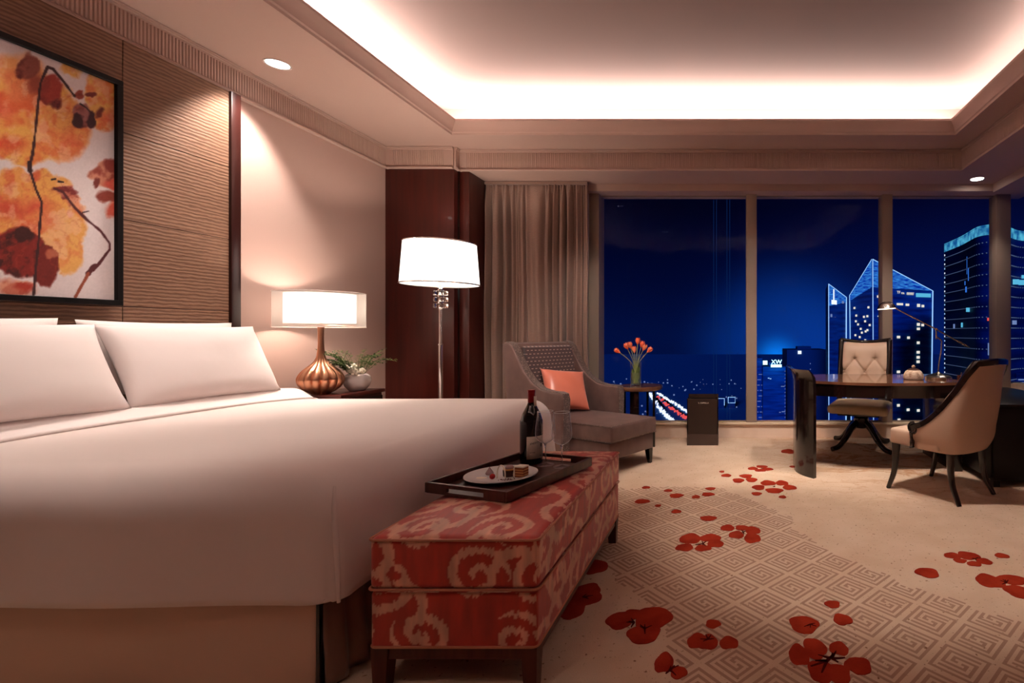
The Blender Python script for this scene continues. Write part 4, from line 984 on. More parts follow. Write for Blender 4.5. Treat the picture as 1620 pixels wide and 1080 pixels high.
def pillow_mesh(w_, h_, t_, n=34, seed=0, pinch=0.09, wr=0.006):
    P = []; F_ = []
    def prof(a): return max(0.0, 1 - abs(a) ** 2.6) ** 0.5
    for side in (1, -1):
        for j in range(n + 1):
            for i in range(n + 1):
                a = -1 + 2 * i / n; b = -1 + 2 * j / n
                th = t_ / 2 * prof(a) ** 0.9 * prof(b) ** 0.9
                kx = 1 - pinch * (1 - abs(a)) * 0 - pinch * (1 - b * b) * abs(a) ** 3 * .6; ky = 1 - pinch * (1 - a * a) * abs(b) ** 3 * .6
                nz = wr * noise.noise(Vector((a * 2 + seed, b * 2, side * 3.0))) * (1 - max(abs(a), abs(b)) ** 4)
                P.append((a * w_ / 2 * kx, side * (th + nz), b * h_ / 2 * ky))
    m_ = (n + 1) ** 2
    for s_ in (0, 1):
        for j in range(n):
            for i in range(n):
                a = s_ * m_ + j * (n + 1) + i; q = (a, a + 1, a + n + 2, a + n + 1); F_.append(q if s_ else q[::-1])
    me = bpy.data.meshes.new('pillow'); me.from_pydata(P, [], F_); bm = bmesh.new(); bm.from_mesh(me)
    bmesh.ops.remove_doubles(bm, verts=bm.verts, dist=1e-4); bmesh.ops.recalc_face_normals(bm, faces=bm.faces); bm.to_mesh(me); bm.free()
    return me
def pillow(loc, rz, tilt, w_, h_, t_, label, seed, m='linen_pillow', name='pillow', cat='pillow', grp='bed pillows', roll=0, pinch=.09):
    o = link(name, pillow_mesh(w_, h_, t_, seed=seed, pinch=pinch), m, smooth=True)
    o.location = loc; o.rotation_euler = (Matrix.Rotation(rz, 4, 'Z') @ Matrix.Rotation(tilt, 4, 'X') @ Matrix.Rotation(roll, 4, 'Y')).to_euler()
    return tag(o, label, cat, grp)
# pillows lean back on the wall (their flat side turned to +X)
pillow((-3.215, 2.86, 1.02), R(90), R(-7), 0.78, 0.40, 0.11, 'white pillow behind the right hand front pillow, only its top edge showing', 1)
pillow((-3.215, 1.99, 1.02), R(90), R(-7), 0.84, 0.41, 0.11, 'white pillow behind the near left front pillow, only its top edge showing', 2)
pillow((-3.07, 2.895, 0.985), R(90), R(-24), 0.84, 0.46, 0.15, 'plump white front pillow nearest the bedside lamp', 3)
pillow((-3.06, 2.03, 0.985), R(90), R(-24), 0.90, 0.46, 0.15, 'plump white front pillow cut by the left edge of the picture', 4)

# ================================================================== NIGHTSTAND, LAMP, POT
ns = empty('nightstand', (-3.06, 3.86, 0), label='dark wooden nightstand between bed and pilaster', cat='nightstand')
box('table_top', -0.27, 0.24, -0.235, 0.235, 0.672, 0.70, 'wood_red', ns, bev=0.006)
box('body', -0.26, 0.22, -0.22, 0.22, 0.08, 0.672, 'wood_red', ns, bev=0.004)
for k in range(2):
    d_ = box('drawer', 0.22, 0.235, -0.21, 0.21, 0.12 + k * .28, 0.37 + k * .28, 'wood_dark', ns, bev=0.004)
    box('knob', 0.235, 0.255, -0.03, 0.03, 0.24 + k * .28, 0.252 + k * .28, 'chrome', d_, bev=.003)
for sx in (-.23, .19):
    for sy in (-.19, .19): box('leg', sx - .02, sx + .02, sy - .02, sy + .02, 0, 0.08, 'wood_dark', ns)

tl = empty('table_lamp', (-3.035, 3.71, 0.70), label='lit bedside lamp with fluted copper base and sheer double drum shade', cat='lamp')
prof = [(0.055, 0.0), (0.062, 0.006), (0.095, 0.025), (0.128, 0.06), (0.142, 0.10), (0.138, 0.13), (0.115, 0.17), (0.078, 0.205), (0.048, 0.235), (0.030, 0.27), (0.022, 0.32), (0.0185, 0.38), (0.0185, 0.44), (0.021, 0.50)]
prof = [(p.x, p.y) for p in spline([(a, b, 0) for a, b in prof], 3)]
spin('lamp_base', prof, 'copper', tl, 96, lobes=14, amp=0.16, lobe_range=(0.004, 0.26))
bm = bmesh.new(); lathe_open(bm, [(0.272, 0.495), (0.272, 0.752)], 64); from_bm('outer_shade', bm, 'organza', tl, smooth=True)
bm = bmesh.new(); lathe_open(bm, [(0.212, 0.525), (0.212, 0.742)], 64); from_bm('inner_shade', bm, 'shade_inner_glow', tl, smooth=True)
for z in (0.495, 0.750):
    bm = bmesh.new(); tube(bm, [(0.272 * math.cos(a * PI / 32), 0.272 * math.sin(a * PI / 32), z) for a in range(65)], 0.003, 6, cap=False); from_bm('rim', bm, 'linen_white', tl, smooth=True)
tube_obj('stem', [(0, 0, .49), (0, 0, .60)], .006, 'copper', tl)
for a in range(3):
    an = a * 2 * PI / 3; tube_obj('spoke', [(0, 0, .51), (.27 * math.cos(an), .27 * math.sin(an), .505)], .002, 'copper', tl, 5)
def bulb(parent, loc, watts, col=(1.0, 0.82, 0.69), r=0.04):
    l = bpy.data.lights.new('bulb_light', 'POINT'); l.energy = watts; l.color = col; l.shadow_soft_size = r
    o = bpy.data.objects.new('bulb_light', l); COL.objects.link(o); o.parent = parent; o.location = loc; return o
bulb(tl, (0, 0, 0.63), 16)

pt = empty('flower_pot', (-2.93, 3.93, 0.70), label='round white ceramic pot with feathery fern and white blossoms', cat='plant')
spin('pot', [(0.045, 0), (0.055, 0.004), (0.083, 0.04), (0.093, 0.078), (0.086, 0.112), (0.066, 0.13), (0.058, 0.13), (0.075, 0.1), (0.07, 0.07), (0.001, 0.06)], 'white_ceramic', pt, 36)
rf = random.Random(11); bml = bmesh.new(); bms = bmesh.new()
for k in range(46):
    a = rf.uniform(0, 2 * PI); ln = rf.uniform(0.12, 0.25); up = rf.uniform(0.05, 0.20); b0 = Vector((0.04 * math.cos(a), 0.04 * math.sin(a), 0.125))
    b2_ = b0 + Vector((math.cos(a) * ln * .9, math.sin(a) * ln * .9, up)); 
    if b2_.x < -0.36: b2_.x = -0.36
    mid = (b0 + b2_) / 2 + Vector((0, 0, 0.05)); path = spline([b0, mid, b2_], 7); tube(bms, path, 0.0012, 4)
    for i in range(3, len(path)):
        for s_ in (-1, 1):
            for q in range(2):
                d = Vector((math.cos(a + s_ * 1.1), math.sin(a + s_ * 1.1), rf.uniform(-.3, .5))) * rf.uniform(.018, .034); p = path[i] + Vector((rf.uniform(-.006, .006),) * 3)
                wv_ = Vector((-d.y, d.x, 0)).normalized() * 0.005
                v1 = [bml.verts.new(p), bml.verts.new(p + d * .5 + wv_), bml.verts.new(p + d), bml.verts.new(p + d * .5 - wv_)]; bml.faces.new(v1)
tag(from_bm('foliage', bml, 'leaf_green', pt), kind='stuff'); from_bm('stem', bms, 'leaf_green', pt)
for (x, y, z, s_) in ((0.0, -0.075, 0.165, .030), (0.045, -0.080, .150, .034), (0.02, -0.06, .195, .026), (-0.035, -.07, .19, .024), (0.085, -0.06, .160, .028)):
    f = bmesh.new()
    for k in range(5):
        a = 2 * PI * k / 5; ball(f, (x + math.cos(a) * s_ * .55, y - .004 * (k % 2), z + math.sin(a) * s_ * .45), s_ * .5, 8, 6, 1, .55, .85)
    ball(f, (x, y - s_ * .3, z), s_ * .3, 8, 6)
    from_bm('blossom', f, 'petal_white', pt, smooth=True)

# ================================================================== FLOOR LAMP
fl = empty('floor_lamp', (-2.40, 4.15, 0), label='lit chrome floor lamp with white tapered shade and stacked glass discs', cat='lamp')
spin('lamp_base', [(0.15, 0), (0.155, 0.006), (0.15, 0.018), (0.03, 0.03), (0.014, 0.04)], 'chrome', fl)
spin('pole', [(0.0165, 0.03), (0.0165, 1.05), (0.019, 1.052), (0.019, 1.06), (0.0135, 1.065), (0.0135, 1.62)], 'chrome', fl, 20)
for k in range(3):
    z = 1.36 + k * 0.052
    bm = bmesh.new(); bbox(bm, -.042, .042, -.042, .042, z, z + .038, .006, 2); from_bm('glass_disc', bm, 'thin_acrylic', fl, smooth=True, angle=40)
    spin('spacer', [(0.022, z + .038), (0.022, z + .052)], 'chrome', fl, 20)
bm = bmesh.new(); lathe_open(bm, [(0.292, 1.555), (0.268, 1.895)], 64); from_bm('shade', bm, 'shade_floor_glow', fl, smooth=True)
for z, r_ in ((1.555, .293), (1.895, .269)):
    bm = bmesh.new(); tube(bm, [(r_ * math.cos(a * PI / 32), r_ * math.sin(a * PI / 32), z) for a in range(65)], 0.0055, 6, cap=False); from_bm('rim', bm, 'chrome', fl, smooth=True)
spin('diffuser', [(0.001, 1.575), (0.28, 1.575), (0.28, 1.579), (0.001, 1.579)], 'organza', fl, 48)
bulb(fl, (0, 0, 1.74), 26)

# ================================================================== BENCH
bench = empty('bed_bench', (-0.885, 2.19, 0), label='red and gold scroll patterned bench at the foot of the bed', cat='bench')
BW, BD = 0.272, 0.592
def ikat(s, t, k):
    """scrolls with ragged woven edges; s,t in metres"""
    j = (vnoise(s * 260 + 31 * k, t * 6, 1) - .5) * 0.016 + fbm(s * 9, t * 9, 2) * 0.02
    tt = t + j; ss = s + fbm(s * 7 + 5, t * 7, 5) * 0.02
    m_ = np.zeros(s.shape, bool)
    A, B = 0.27, 0.25
    for i in range(-3, 9):
        for q in range(-3, 9):
            cx = i * A + (q % 2) * A * .5 + .03 * math.sin(i * 3.1 + q); cy = q * B * .72 + .02 * math.cos(i * 2 + q * 1.7); dr = 1 if (i + q) % 2 else -1
            dx, dy = ss - cx, tt - cy; r = np.hypot(dx, dy * 1.12); th = np.arctan2(dy, dx) * dr + i * 1.3 + q * 2.1
            ph = (r / 0.062 - th / (2 * PI)) % 1.0
            turn = r / 0.052 - ph
            w_ = np.clip(0.34 + r * 1.9, 0, .62)
            m_ |= (ph < w_) & (r < 0.100 + 0.010 * np.sin(th)) & (r > 0.006)
            # tail curling away
            a0 = i * 1.1 + q; ta = np.arctan2(dy - .04 * np.sin(a0), dx - .12 * np.cos(a0)); rr = np.hypot(dx - .13 * math.cos(a0), dy - .08 * math.sin(a0))
            m_ |= (np.abs(rr - 0.075) < 0.016) & (((ta - a0) % (2 * PI)) < 2.9)
    return m_
def fabric_colors(s, t, k):
    m_ = ikat(s, t, k); n_ = fbm(s * 40, t * 8, 6)
    red = np.array([184, 54, 38.]); tan = np.array([226, 168, 140.])
    c = np.where(m_[:, None], tan, red) * (1 + 0.18 * n_[:, None])
    return srgb_lin(c)
def fabric_box(name, x0, x1, y0, y1, z0, z1, bulge, rad, step=0.0055):
    """rounded upholstery block: top sheet continues down the four sides; pattern follows the sheet"""
    top = None
    xs = np.arange(x0, x1 + 1e-6, (x1 - x0) / round((x1 - x0) / step)); ys_ = np.arange(y0, y1 + 1e-6, (y1 - y0) / round((y1 - y0) / step)); zs_ = np.arange(z0, z1 + 1e-6, (z1 - z0) / round((z1 - z0) / step))
    def rnd(P):
        # pull the points near box edges onto rounded edges
        c = np.array([(x0 + x1) / 2, (y0 + y1) / 2, (z0 + z1) / 2]); h = np.array([(x1 - x0) / 2, (y1 - y0) / 2, (z1 - z0) / 2])
        q = P - c; inner = np.clip(q, -(h - rad), h - rad); d = q - inner; l = np.linalg.norm(d, axis=1, keepdims=True); l[l == 0] = 1
        mask = (np.abs(d) > 1e-9).sum(1) > 1
        out = P.copy(); out[mask] = (c + inner + d / l * rad)[mask]
        fx = np.clip(1 - ((out[:, 0] - c[0]) / h[0]) ** 2, 0, 1); fy = np.clip(1 - ((out[:, 1] - c[1]) / h[1]) ** 4, 0, 1)
        up = np.clip((out[:, 2] - c[2]) / h[2], 0, 1); out[:, 2] += bulge * fx ** .6 * fy * up
        return out
    V, Fc, Cc = [], [], []; base = 0
    def sheet(A, B, mk, uv, k):
        nonlocal base
        aa, bb_ = np.meshgrid(A, B); P = mk(aa.ravel(), bb_.ravel()); P = rnd(P); V.append(P); s, t = uv(aa.ravel(), bb_.ravel()); Cc.append(fabric_colors(s, t, k))
        n0, n1 = bb_.shape; idx = np.arange(n0 * n1).reshape(n0, n1) + base
        Fc.append(np.stack([idx[:-1, :-1].ravel(), idx[:-1, 1:].ravel(), idx[1:, 1:].ravel(), idx[1:, :-1].ravel()], 1)); base += n0 * n1
    C = lambda *a: np.stack(a, 1)
    sheet(xs, ys_, lambda a, b: C(a, b, np.full(a.shape, z1)), lambda a, b: (a, b), 0)
    sheet(xs, zs_, lambda a, b: C(a, np.full(a.shape, y0), b), lambda a, b: (a + 1.03, b), 1)
    sheet(xs, zs_, lambda a, b: C(a, np.full(a.shape, y1), b), lambda a, b: (a + 2, b), 2)
    sheet(ys_, zs_, lambda a, b: C(np.full(a.shape, x1), a, b), lambda a, b: (a + 0.4, b + .07), 3)
    sheet(ys_, zs_, lambda a, b: C(np.full(a.shape, x0), a, b), lambda a, b: (a, b), 4)
    V = np.vstack(V); Fc = np.vstack(Fc); me = bpy.data.meshes.new(name); me.from_pydata(V.tolist(), [], Fc.tolist()); me.update()
    set_print(me, np.vstack(Cc)); o = link(name, me, 'bench_fabric', bench, smooth=True, angle=50)
    return o
fabric_box('seat_cushion', -BW, BW, -BD, BD, 0.326, 0.495, 0.028, 0.022)
fabric_box('upholstered_base', -BW + .004, BW - .004, -BD + .004, BD - .004, 0.137, 0.320, 0.0, 0.012)
def rect_loop(hx, hy, z, r=0.02):
    pts = []
    for (cx, cy, a0) in ((hx - r, hy - r, 0), (-hx + r, hy - r, 90), (-hx + r, -hy + r, 180), (hx - r, -hy + r, 270)):
        for k in range(5): a = R(a0 + 22.5 * k); pts.append((cx + r * math.cos(a), cy + r * math.sin(a), z))
    pts.append(pts[0]); return pts
for z, d in ((0.488, .001), (0.330, .002), (0.144, -.002)):
    tube_obj('piping', rect_loop(BW + d, BD + d, z), 0.0042, 'bench_piping', bench, 6, cap=False)
bm = bmesh.new()
bbox(bm, -BW + .05, BW - .05, -BD + .012, -BD + .045, .10, .139); bbox(bm, -BW + .05, BW - .05, BD - .045, BD - .012, .10, .139)
bbox(bm, -BW + .012, -BW + .045, -BD + .05, BD - .05, .10, .139); bbox(bm, BW - .045, BW - .012, -BD + .05, BD - .05, .10, .139)
from_bm('apron', bm, 'wood_leg', bench)
for sx in (-1, 1):
    for sy in (-1, 1):
        bm = bmesh.new(); cx, cy = sx * (BW - .032), sy * (BD - .032)
        a = [bm.verts.new((cx + dx * .027, cy + dy * .027, .139)) for dx, dy in ((-1, -1), (1, -1), (1, 1), (-1, 1))]; b = [bm.verts.new((cx + dx * .02 + sx * .003, cy + dy * .02 + sy * .003, 0)) for dx, dy in ((-1, -1), (1, -1), (1, 1), (-1, 1))]
        bm.faces.new(a); bm.faces.new(list(reversed(b)))
        for k in range(4): bm.faces.new((a[k], b[k], b[(k + 1) % 4], a[(k + 1) % 4]))
        from_bm('leg', bm, 'wood_leg', bench)

# ---- tray and what stands on it
ZB = 0.524
tr = empty('serving_tray', (-0.925, 2.165, ZB), R(-18), label='dark wooden tray with slotted handles on the patterned bench', cat='tray')
TW, TL, TH = 0.20, 0.275, 0.040
box('tray_floor', -TW + .008, TW - .008, -TL + .008, TL - .008, 0.0, 0.008, 'wood_tray', tr)
bm = bmesh.new(); bbox(bm, -TW, -TW + .012, -TL, TL, 0, TH, .002, 1); bbox(bm, TW - .012, TW, -TL, TL, 0, TH, .002, 1); from_bm('long_side', bm, 'wood_tray', tr, smooth=True, angle=40)
for s_ in (-1, 1):
    bm = bmesh.new(); y0, y1 = (s_ * TL, s_ * (TL - .012)) if s_ < 0 else (TL - .012, TL)
    bbox(bm, -TW + .012, TW - .012, y0, y1, 0, .010); bbox(bm, -TW + .012, -.09, y0, y1, .010, .026); bbox(bm, .09, TW - .012, y0, y1, .010, .026); bbox(bm, -TW + .012, TW - .012, y0, y1, .026, TH)
    from_bm('handle_side', bm, 'wood_tray', tr)
ZP = ZB + .008
pl_ = empty('dessert_plate', (-0.972, 2.13, ZP + .0005), label='white oval dessert plate on the tray', cat='plate')
bm = bmesh.new(); lathe(bm, [(0.001, 0.0), (0.085, 0.0), (0.09, 0.004), (0.138, 0.015), (0.148, 0.018), (0.147, 0.021), (0.135, 0.019), (0.09, 0.009), (0.001, 0.008)], 56)
for v_ in bm.verts: v_.co.y *= 0.92
from_bm('dish', bm, 'porcelain', pl_, smooth=True, angle=60)
ZD = ZP + .0095
def at_px(u, y): return (u - U0) / F * y
ck = empty('cake_slice', (-0.882, 2.12, ZD), R(-15), label='layered square cake slice with cream on top, right end of the plate', cat='cake', group='desserts on the plate')
for k in range(4): box('sponge_layer', -.021, .021, -.018, .018, .011 * k, .011 * k + .009, 'cake_brown', ck, bev=.001, seg=1)
for k in range(3): box('cream_layer', -.0205, .0205, -.0175, .0175, .011 * k + .009, .011 * k + .011, 'caramel', ck)
box('topping', -.022, .022, -.019, .019, .042, .048, 'cream', ck, bev=.002)
cc = empty('chocolate_tart', (-0.940, 2.135, ZD), label='round chocolate tart with brown mousse dome, middle of the plate', cat='cake', group='desserts on the plate')
spin('tart_case', [(.024, 0), (.026, .002), (.027, .026), (.024, .028), (.001, .027)], 'cake_chocolate', cc, 28)
spin('caramel_rim', [(.025, .027), (.026, .030), (.014, .031), (.001, .031)], 'caramel', cc, 28)
spin('mousse', [(.015, .029), (.017, .036), (.012, .044), (.001, .047)], 'lilac', cc, 20)
cr = empty('cream_swirl', (-0.912, 2.125, ZD), label='tall white cream peak between tart and cake slice', cat='cream', group='desserts on the plate')
spin('cream', [(.008, 0), (.009, .01), (.007, .025), (.008, .032), (.004, .042), (.0008, .048)], 'cream', cr, 16)
ac = tube_obj('chocolate_loop', [(-.017 * math.cos(t_ * PI / 14), 0.0, .054 * math.sin(t_ * PI / 14) ** .7) for t_ in range(15)], .0024, 'cream', None, 6)
ac.location = (-0.958, 2.095, ZD + .001); tag(ac, 'thin arched loop of white chocolate over the tart', 'chocolate', 'desserts on the plate')
bm = bmesh.new(); ball(bm, (0, 0, .010), .0115, 14, 10, 1, 1, 1.0); st = from_bm('strawberry', bm, 'strawberry', None, smooth=True); st.location = (-0.992, 2.09, ZD); tag(st, 'cut red strawberry before the tart', 'fruit', 'desserts on the plate')
sp_ = spin('meringue', [(.015, 0), (.017, .006), (.013, .013), (.010, .018), (.006, .024), (.0008, .032)], 'lilac', None, 16); sp_.location = (-1.035, 2.155, ZD); tag(sp_, 'lilac meringue kiss at the left of the plate', 'meringue', 'desserts on the plate')
bm = bmesh.new(); rc = random.Random(3)
for k in range(46):
    x = rc.gauss(0, .022); y = rc.gauss(0, .008); s_ = rc.uniform(.0012, .0026); ball(bm, (x, y, s_ * .8), s_, 5, 4)
cm = from_bm('crumbs', bm, 'crumb'); cm.location = (-0.915, 2.075, ZD - .001); tag(cm, 'dark red crumbs scattered before the cake', 'crumbs', kind='stuff')
bm = bmesh.new(); ball(bm, (0, 0, .001), .022, 16, 8, 1.2, .7, .22); cs = from_bm('sauce_pool', bm, 'cream', None, smooth=True); cs.location = (-1.045, 2.10, ZD - .002); tag(cs, 'smear of white cream on the left of the plate', 'sauce')

bo = empty('wine_bottle', (-0.946, 2.385, ZP + .0005), R(0), label='dark red wine bottle with red capsule and white label on the tray', cat='bottle')
prof = [(.044, 0), (.050, .006), (.0515, .02), (.0515, .185), (.049, .205), (.040, .235), (.027, .262), (.018, .282), (.0155, .30), (.0155, .338)]
prof = [(p.x, p.y) for p in spline([(a, b, 0) for a, b in prof], 4)] + [(.0155, .340), (.001, .340)]
spin('body', prof, 'bottle_glass', bo, 40)
spin('capsule', [(.0165, .283), (.0165, .333), (.0178, .334), (.0178, .345), (.0165, .348), (.001, .348)], 'bottle_red', bo, 28)
def wrap(name, a0, a1, z0, z1, r_, m, parent, n=20):
    P = np.zeros((2, n + 1, 3))
    for i in range(n + 1):
        a = R(a0 + (a1 - a0) * i / n); P[0, i] = (r_ * math.cos(a), r_ * math.sin(a), z0); P[1, i] = (r_ * math.cos(a), r_ * math.sin(a), z1)
    o = grid_mesh(name, P, m, parent); s_ = o.modifiers.new('thick', 'SOLIDIFY'); s_.thickness = .0006; s_.offset = 1; return o
lb = wrap('label', -92, 8, .028, .133, .0520, 'label_paper', bo); tag(lb, 'white paper label with dark lettering')
def curved_text(body, size, zc, amid, slope=0.0, dark='ink'):
    for i, ch in enumerate(body):
        a = R(amid + (i - (len(body) - 1) / 2) * size * 0.62 / .0528 * 180 / PI)
        o = text('label_letter', ch, size, dark, lb, (.0529 * math.cos(a), .0529 * math.sin(a), zc + slope * (i - len(body) / 2)), (R(90), 0, a + R(90)), .0001)
curved_text('ENGELNA', .0115, .104, -48, .0014); curved_text('MUSCARI', .006, .058, -62); curved_text('2008', .005, .04, -20)
bm = bmesh.new(); ball(bm, (0, 0, 0), .006, 8, 8, .3, .6, 2.0); em = from_bm('emblem', bm, 'ink', lb, smooth=True); em.location = (.0525 * math.cos(R(-14)), .0525 * math.sin(R(-14)), .09)
nt_ = wrap('neck_tag', -40, 20, .262, .318, .0225, 'label_paper', bo, 8)

def wine_glass(x, y, label):
    g = empty('wine_glass', (x, y, ZP + .0005), label=label, cat='glass', group='wine glasses on the tray')
    spin('foot', [(.036, 0), (.038, .0015), (.03, .0025), (.008, .006), (.0045, .012)], 'thin_glass', g, 36)
    spin('stem', [(.0042, .011), (.0034, .03), (.0034, .085), (.005, .095), (.009, .102)], 'glass', g, 16)
    bm = bmesh.new(); pr = [(.009, .102), (.025, .110), (.040, .126), (.0455, .146), (.044, .175), (.040, .21), (.0355, .252)]
    pr = [(p.x, p.y) for p in spline([(a, b, 0) for a, b in pr], 4)]; lathe_open(bm, pr, 40)
    from_bm('bowl', bm, 'thin_glass', g, smooth=True)
    tube_obj('rim', [(.0352 * math.cos(a * PI / 20), .0352 * math.sin(a * PI / 20), .252) for a in range(41)], .0011, 'porcelain', g, 5, cap=False)  # white ring put in as the bright highlight of the glass edge
    return g
wine_glass(-0.864, 2.345, 'empty wine glass next to the bottle, partly behind it')
wine_glass(-0.776, 2.312, 'empty wine glass at the right corner of the tray, farther from the bottle')

# ================================================================== ARMCHAIR
ch = empty('armchair', (-0.79, 4.20, 0), R(60), label='brown velvet armchair with deep seat and sloping wings by the curtain', cat='armchair')
def soft_box(name, x0, x1, y0, y1, z0, z1, m, parent, bulge=0.02, bev=0.025, cuts=10):
    bm = bmesh.new(); bbox(bm, x0, x1, y0, y1, z0, z1, bev, 3)
    bmesh.ops.subdivide_edges(bm, edges=[e for e in bm.edges if e.calc_length() > 0.12], cuts=cuts, use_grid_fill=True)
    cx, cy, cz = (x0 + x1) / 2, (y0 + y1) / 2, (z0 + z1) / 2
    for v_ in bm.verts:
        a = (v_.co.x - cx) / (x1 - x0) * 2; b = (v_.co.y - cy) / (y1 - y0) * 2
        if v_.co.z > cz: v_.co.z += bulge * (1 - min(1, abs(a)) ** 2.5) * (1 - min(1, abs(b)) ** 2.5)
    return from_bm(name, bm, m, parent, smooth=True, angle=45)
box('seat_base', -.275, .275, .03, 1.08, .13, .268, 'armchair_velvet', ch, bev=.012)
soft_box('seat_cushion', -.285, .285, 0.0, .98, .272, .405, 'armchair_velvet', ch, .03, .02, 8)
tube_obj('piping', [(-.283, .9, .402), (-.283, .012, .402), (.283, .012, .402), (.283, .9, .402)], .005, 'armchair_fleck', ch, 6)
tube_obj('piping', [(-.283, .9, .278), (-.283, .006, .278), (.283, .006, .278), (.283, .9, .278)], .004, 'armchair_fleck', ch, 6)
AP = [(.47, .13), (.46, .40), (.455, .60), (.47, .645), (.52, .655), (.62, .655), (.74, .675), (.85, .73), (.94, .81), (1.03, .93), (1.10, 1.03), (1.14, 1.062), (1.20, 1.07), (1.24, 1.05), (1.22, .9), (1.18, .6), (1.13, .3), (1.10, .13)]
for s_ in (-1, 1):
    bm = bmesh.new(); prism(bm, AP, 'x', s_ * .285, s_ * .375); bmesh.ops.recalc_face_normals(bm, faces=bm.faces)
    es = [e for e in bm.edges if abs(e.verts[0].co.x - e.verts[1].co.x) < 1e-5]
    bmesh.ops.bevel(bm, geom=es, offset=.014, segments=3, profile=.5, affect='EDGES')
    arm = from_bm('arm', bm, 'armchair_velvet', ch, smooth=True, angle=50)
    # flecked facing band along the front and top edge of the wing
    top = [Vector((0, p[0], p[1])) for p in AP[:13]]
    bm = bmesh.new(); pr = None
    for i, p in enumerate(top):
        t_ = (top[min(i + 1, 12)] - top[max(i - 1, 0)]).normalized(); nrm_ = Vector((0, -t_.z, t_.y))
        if i < 3: nrm_ = Vector((0, -1, 0))
        q = [Vector((s_ * .297, p.y, p.z)) + nrm_ * .001, Vector((s_ * .297, p.y, p.z)) + nrm_ * .005, Vector((s_ * .363, p.y, p.z)) + nrm_ * .005, Vector((s_ * .363, p.y, p.z)) + nrm_ * .001]
        q = [bm.verts.new(a) for a in q]
        if pr:
            for k in range(4): bm.faces.new((pr[k], pr[(k + 1) % 4], q[(k + 1) % 4], q[k]))
        else: bm.faces.new(q)
        pr = q
    bm.faces.new(pr)
    tag(from_bm('edge_band', bm, 'armchair_fleck', arm, smooth=True, angle=40), 'flecked facing strip')
# back: reclined slab with stitched inner panel
bm = bmesh.new(); prism(bm, [(.95, .27), (.99, .42), (1.10, 1.02), (1.13, 1.055), (1.18, 1.066), (1.23, 1.045), (1.19, .6), (1.12, .13), (1.0, .13)], 'x', -.287, .287); from_bm('backrest', bm, 'armchair_velvet', ch)
bm = bmesh.new(); prism(bm, [(.93, .42), (.945, .41), (1.095, 1.02), (1.085, 1.035), (1.06, 1.02)], 'x', -.27, .27)
tag(from_bm('back_panel', bm, 'armchair_stitch', ch), 'inner back with rows of pale stitches')
for (x, y, s_) in ((-.245, .06, -1), (.245, .06, 1), (-.30, 1.04, -1), (.30, 1.04, 1)):
    bm = bmesh.new(); f = -1 if y < .5 else 1
    A = [bm.verts.new((x + dx * .026, y + dy * .026, .132)) for dx, dy in ((-1, -1), (1, -1), (1, 1), (-1, 1))]; B = [bm.verts.new((x + dx * .014 + s_ * .008, y + dy * .014 + f * .008, 0)) for dx, dy in ((-1, -1), (1, -1), (1, 1), (-1, 1))]
    bm.faces.new(A); bm.faces.new(list(reversed(B)))
    for k in range(4): bm.faces.new((A[k], B[k], B[(k + 1) % 4], A[(k + 1) % 4]))
    from_bm('leg', bm, 'chair_wood', ch)
co_ = link('cushion', pillow_mesh(.42, .42, .14, seed=9, pinch=.16), 'coral_silk', smooth=True)
Mx = Matrix.Translation((-0.79, 4.20, 0)) @ Matrix.Rotation(R(60), 4, 'Z') @ Matrix.Translation((-0.01, .83, .630)) @ Matrix.Rotation(R(-14), 4, 'Z') @ Matrix.Rotation(R(-33), 4, 'X') @ Matrix.Rotation(R(8), 4, 'Y')
co_.matrix_world = Mx; tag(co_, 'square coral silk cushion leaning in the brown armchair', 'cushion')

# ================================================================== SIDE TABLE + TULIPS
st_ = empty('side_table', (-0.91, 5.10, 0), label='small round dark side table with tulips beside the armchair', cat='table')
spin('table_top', [(.001, .575), (.215, .575), (.222, .58), (.226, .588), (.226, .612), (.222, .619), (.001, .62)], 'wood_desk', st_, 56)
for (x, y, w_) in ((-.04, -.10, .045), (.145, -.04, .012), (-.17, .05, .012), (.05, .15, .012)):
    box('leg', x - w_, x + w_, y - .012, y + .012, 0, .576, 'chair_wood', st_, bev=.003)
va = empty('tulip_vase', (-0.955, 5.09, .6205), label='clear glass vase of eight orange tulips on the round side table', cat='vase')
bm = bmesh.new(); lathe_open(bm, [(.052, .002), (.054, .10), (.055, .235)], 36); from_bm('glass', bm, 'thin_glass', va, smooth=True)
spin('glass_base', [(.001, 0), (.050, 0), (.052, .003), (.048, .012), (.001, .012)], 'glass', va, 36)
bm = bmesh.new(); lathe(bm, [(.001, .0), (.046, .0), (.047, .115), (.001, .115)], 30); wt = from_bm('water', bm, None, va, smooth=True, angle=50); wt.location.z = .013
wt.data.materials.append(MATS['vase_water'])
tips = [(-.155, -.02, .33), (-.085, .02, .365), (-.045, -.02, .375), (-.02, .03, .33), (.02, -.01, .415), (.05, .02, .385), (.075, -.01, .355), (.115, .01, .335)]
